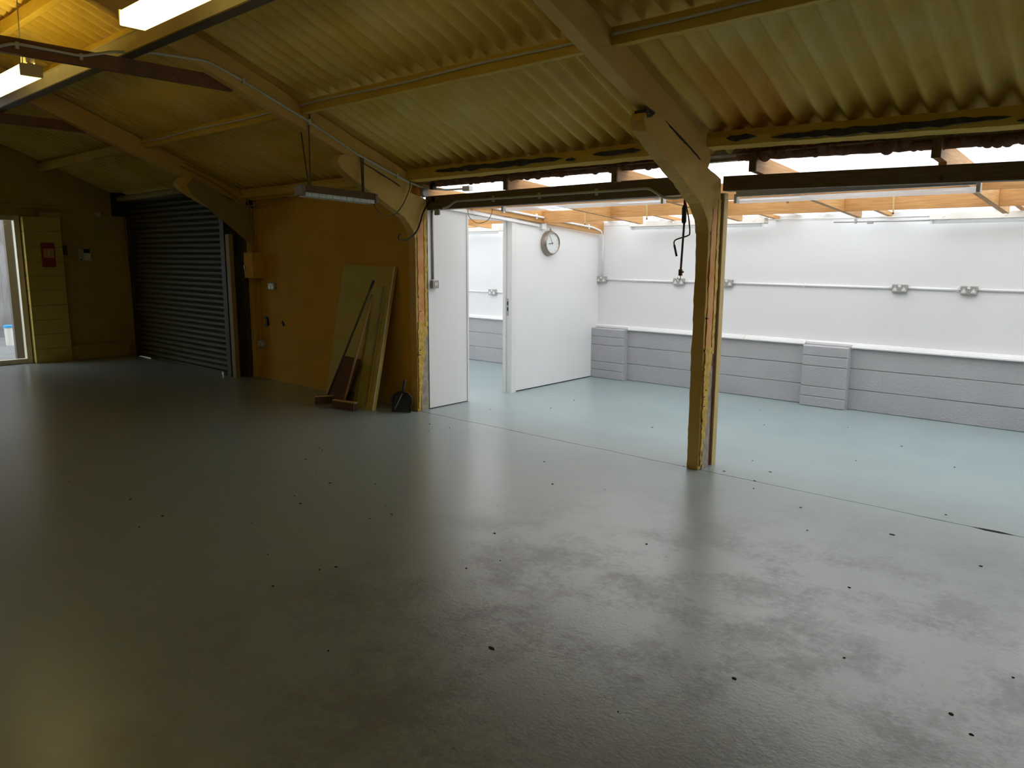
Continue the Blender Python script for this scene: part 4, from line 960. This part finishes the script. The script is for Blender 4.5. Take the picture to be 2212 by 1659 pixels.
q.v = [(a, b - 0.004 if b > 5.2 else b, max(c, 0.0)) for a, b, c in q.v]
q.v = [(a, min(b, 5.243), c) for a, b, c in q.v]
q.build('sheet', MT['panel'], t)
def pst(name, u0, u1, v0, v1, m, d=0.004):
    k = MB(); k.v = [tuple(onp(u, v, e)) for e in (d, -0.002) for (u, v) in ((u0, v0), (u1, v0), (u1, v1), (u0, v1))]
    k.f = [[0, 1, 2, 3], [7, 6, 5, 4], [0, 4, 5, 1], [1, 5, 6, 2], [2, 6, 7, 3], [3, 7, 4, 0]]
    return k.build(name, m, t)
pst('edge_strip', 0.984, 1.0, 0.0, 1.0, MT['panel_edge'], 0.005)
pst('moulding', 0.82, 0.855, 0.02, 0.86, MT['panel_dark']); pst('moulding', 0.88, 0.90, 0.05, 0.80, MT['panel'], 0.008)
pst('moulding', 0.63, 0.655, 0.02, 0.80, MT['panel_dark']); pst('stain', 0.50, 0.78, 0.945, 0.958, MT['panel_dark'], 0.001)
pst('patch', 0.44, 0.60, 0.03, 0.10, MT['panel_dark'], 0.001)
adopt(t)
# red-brown board
o = MB(); P0, P1, P2, P3 = Vector((-7.27, 4.835, 0.0)), Vector((-6.87, 4.80, 0.0)), Vector((-6.70, 4.93, 0.52)), Vector((-6.99, 4.945, 0.53))
o.v = [tuple(p) for p in (P0, P1, P2, P3)] + [tuple(p+Vector((0, 0.018, 0.0))) for p in (P0, P1, P2, P3)]
o.f = [[0, 1, 2, 3], [7, 6, 5, 4], [0, 4, 5, 1], [1, 5, 6, 2], [2, 6, 7, 3], [3, 7, 4, 0]]
tag(o.build('wooden_board', MT['redboard']), 'short dark red-brown board propped against the cream panel', 'board')
def broom(label, top, foot, stick, hx, hy, ang, grip, tilt=0.0, ln=0.15):
    t = thing('broom', label, 'broom', (hx, hy, 0), 'brooms leaning on the cream panel')
    T, Fo = Vector(top), Vector(foot)
    MB().tube([Fo, T], 0.0115, 10).build('handle', stick, t, smooth=True)
    if grip: MB().tube([T+(Fo-T)*0.055, T, T+(T-Fo).normalized()*0.012], [0.014, 0.015, 0.008], 10).build('grip', MT['black'], t, smooth=True)
    c, s = math.cos(ang), math.sin(ang); ex = Vector((c, s, 0)); ey = Vector((-s, c, 0)); ez = Vector((0, 0, 1))
    ct, st = math.cos(tilt), math.sin(tilt); ey2 = ey*ct+ez*st; ez2 = ez*ct-ey*st
    H = Vector((hx, hy, 0.085))
    MB().obox(H, ex*ln, ey2*0.024, ez2*0.008).build('head', MT['headwood'], t, bevel=0.004)
    q = MB(); rr = random.Random(4)
    for i in range(int(ln*2/0.012)):
        for j in range(5):
            p = H + ex*(-ln+0.008+i*0.012) + ey2*(-0.022+j*0.011) - ez2*0.006
            e = p - ez2*0.076 + ex*rr.uniform(-.008, .008) + ey2*((j-2)*0.006+rr.uniform(-.004, .004)); e.z = max(e.z, 0.001)
            q.tube([p, e], [0.0045, 0.005], 5)
    b = q.build('bristles', MT['bristle'], t); b['kind'] = 'stuff'
    adopt(t); return t
broom('broom with dark handle and black grip leaning on the cream panel', (-6.46, 4.96, 1.365), (-7.13, 4.80, 0.09), MT['stick_dark'], -7.14, 4.78, math.radians(62), True, -0.10, 0.12)
broom('broom with wooden handle behind the dark one, bristle head facing out', (-6.52, 4.985, 1.20), (-6.74, 4.745, 0.09), MT['stick_wood'], -6.72, 4.735, math.radians(10), False, -0.05, 0.165)
# dustpan leaning against the tan wall by the column
t = thing('dustpan', 'black plastic dustpan standing upright beside the yellow column', 'dustpan', (-6.17, 5.06, 0))
def dp(u, v, d):     # u across, v up the pan, d towards viewer
    o = Vector((-6.155, 5.04, 0)); U = Vector((0.86, 0.50, 0)).normalized(); V = Vector((0.02, 0.16, 0.985)).normalized(); D = U.cross(V)
    D = D if D.y < 0 else -D
    return o + U*u + V*v + D*d
outl = [(-0.085, 0.0), (0.095, 0.0)] + [(0.105*math.cos(a)+0.005, 0.115+0.10*math.sin(a)) for a in [math.radians(x) for x in range(-25, 206, 15)]]
q = MB(); n_ = len(outl)
q.v = [tuple(dp(u, v, 0.0)) for u, v in outl] + [tuple(dp(u, v, -0.006)) for u, v in outl]
q.f = [list(range(n_)), list(range(n_, 2*n_))[::-1]] + [[k, n_+k, n_+(k+1) % n_, (k+1) % n_] for k in range(n_)]
q.build('pan', MT['dustpan'], t)
q = MB(); rim = outl[1:]+[outl[0]]; m_ = len(rim)
def rimh(k): return 0.060*math.sin(math.pi*k/(m_-1))**0.5 + 0.004
q.v = [tuple(dp(u, v, -0.006)) for u, v in rim] + [tuple(dp(u*1.12, v*1.05, rimh(k))) for k, (u, v) in enumerate(rim)] + [tuple(dp(u*1.16, v*1.07, rimh(k))) for k, (u, v) in enumerate(rim)] + [tuple(dp(u*1.05, v*1.03, -0.009)) for u, v in rim]
for k in range(m_-1):
    for r_ in range(4):
        a, b3 = r_*m_+k, ((r_+1) % 4)*m_+k
        q.f.append([a, a+1, b3+1, b3])
q.build('rim', MT['dustpan'], t, smooth=True)
MB().tube([dp(0.01, 0.205, 0.035), dp(0.012, 0.25, 0.045), dp(0.02, 0.33, 0.05), dp(0.022, 0.345, 0.05)], [0.011, 0.014, 0.016, 0.010], 10).build('handle', MT['dustpan'], t, smooth=True)
MB().tube([dp(0.012, 0.22, 0.040), dp(-0.03, 0.10, 0.045), dp(-0.06, 0.03, 0.03)], 0.005, 8).build('wire', MT['metalclad'], t, smooth=True)
adopt(t)
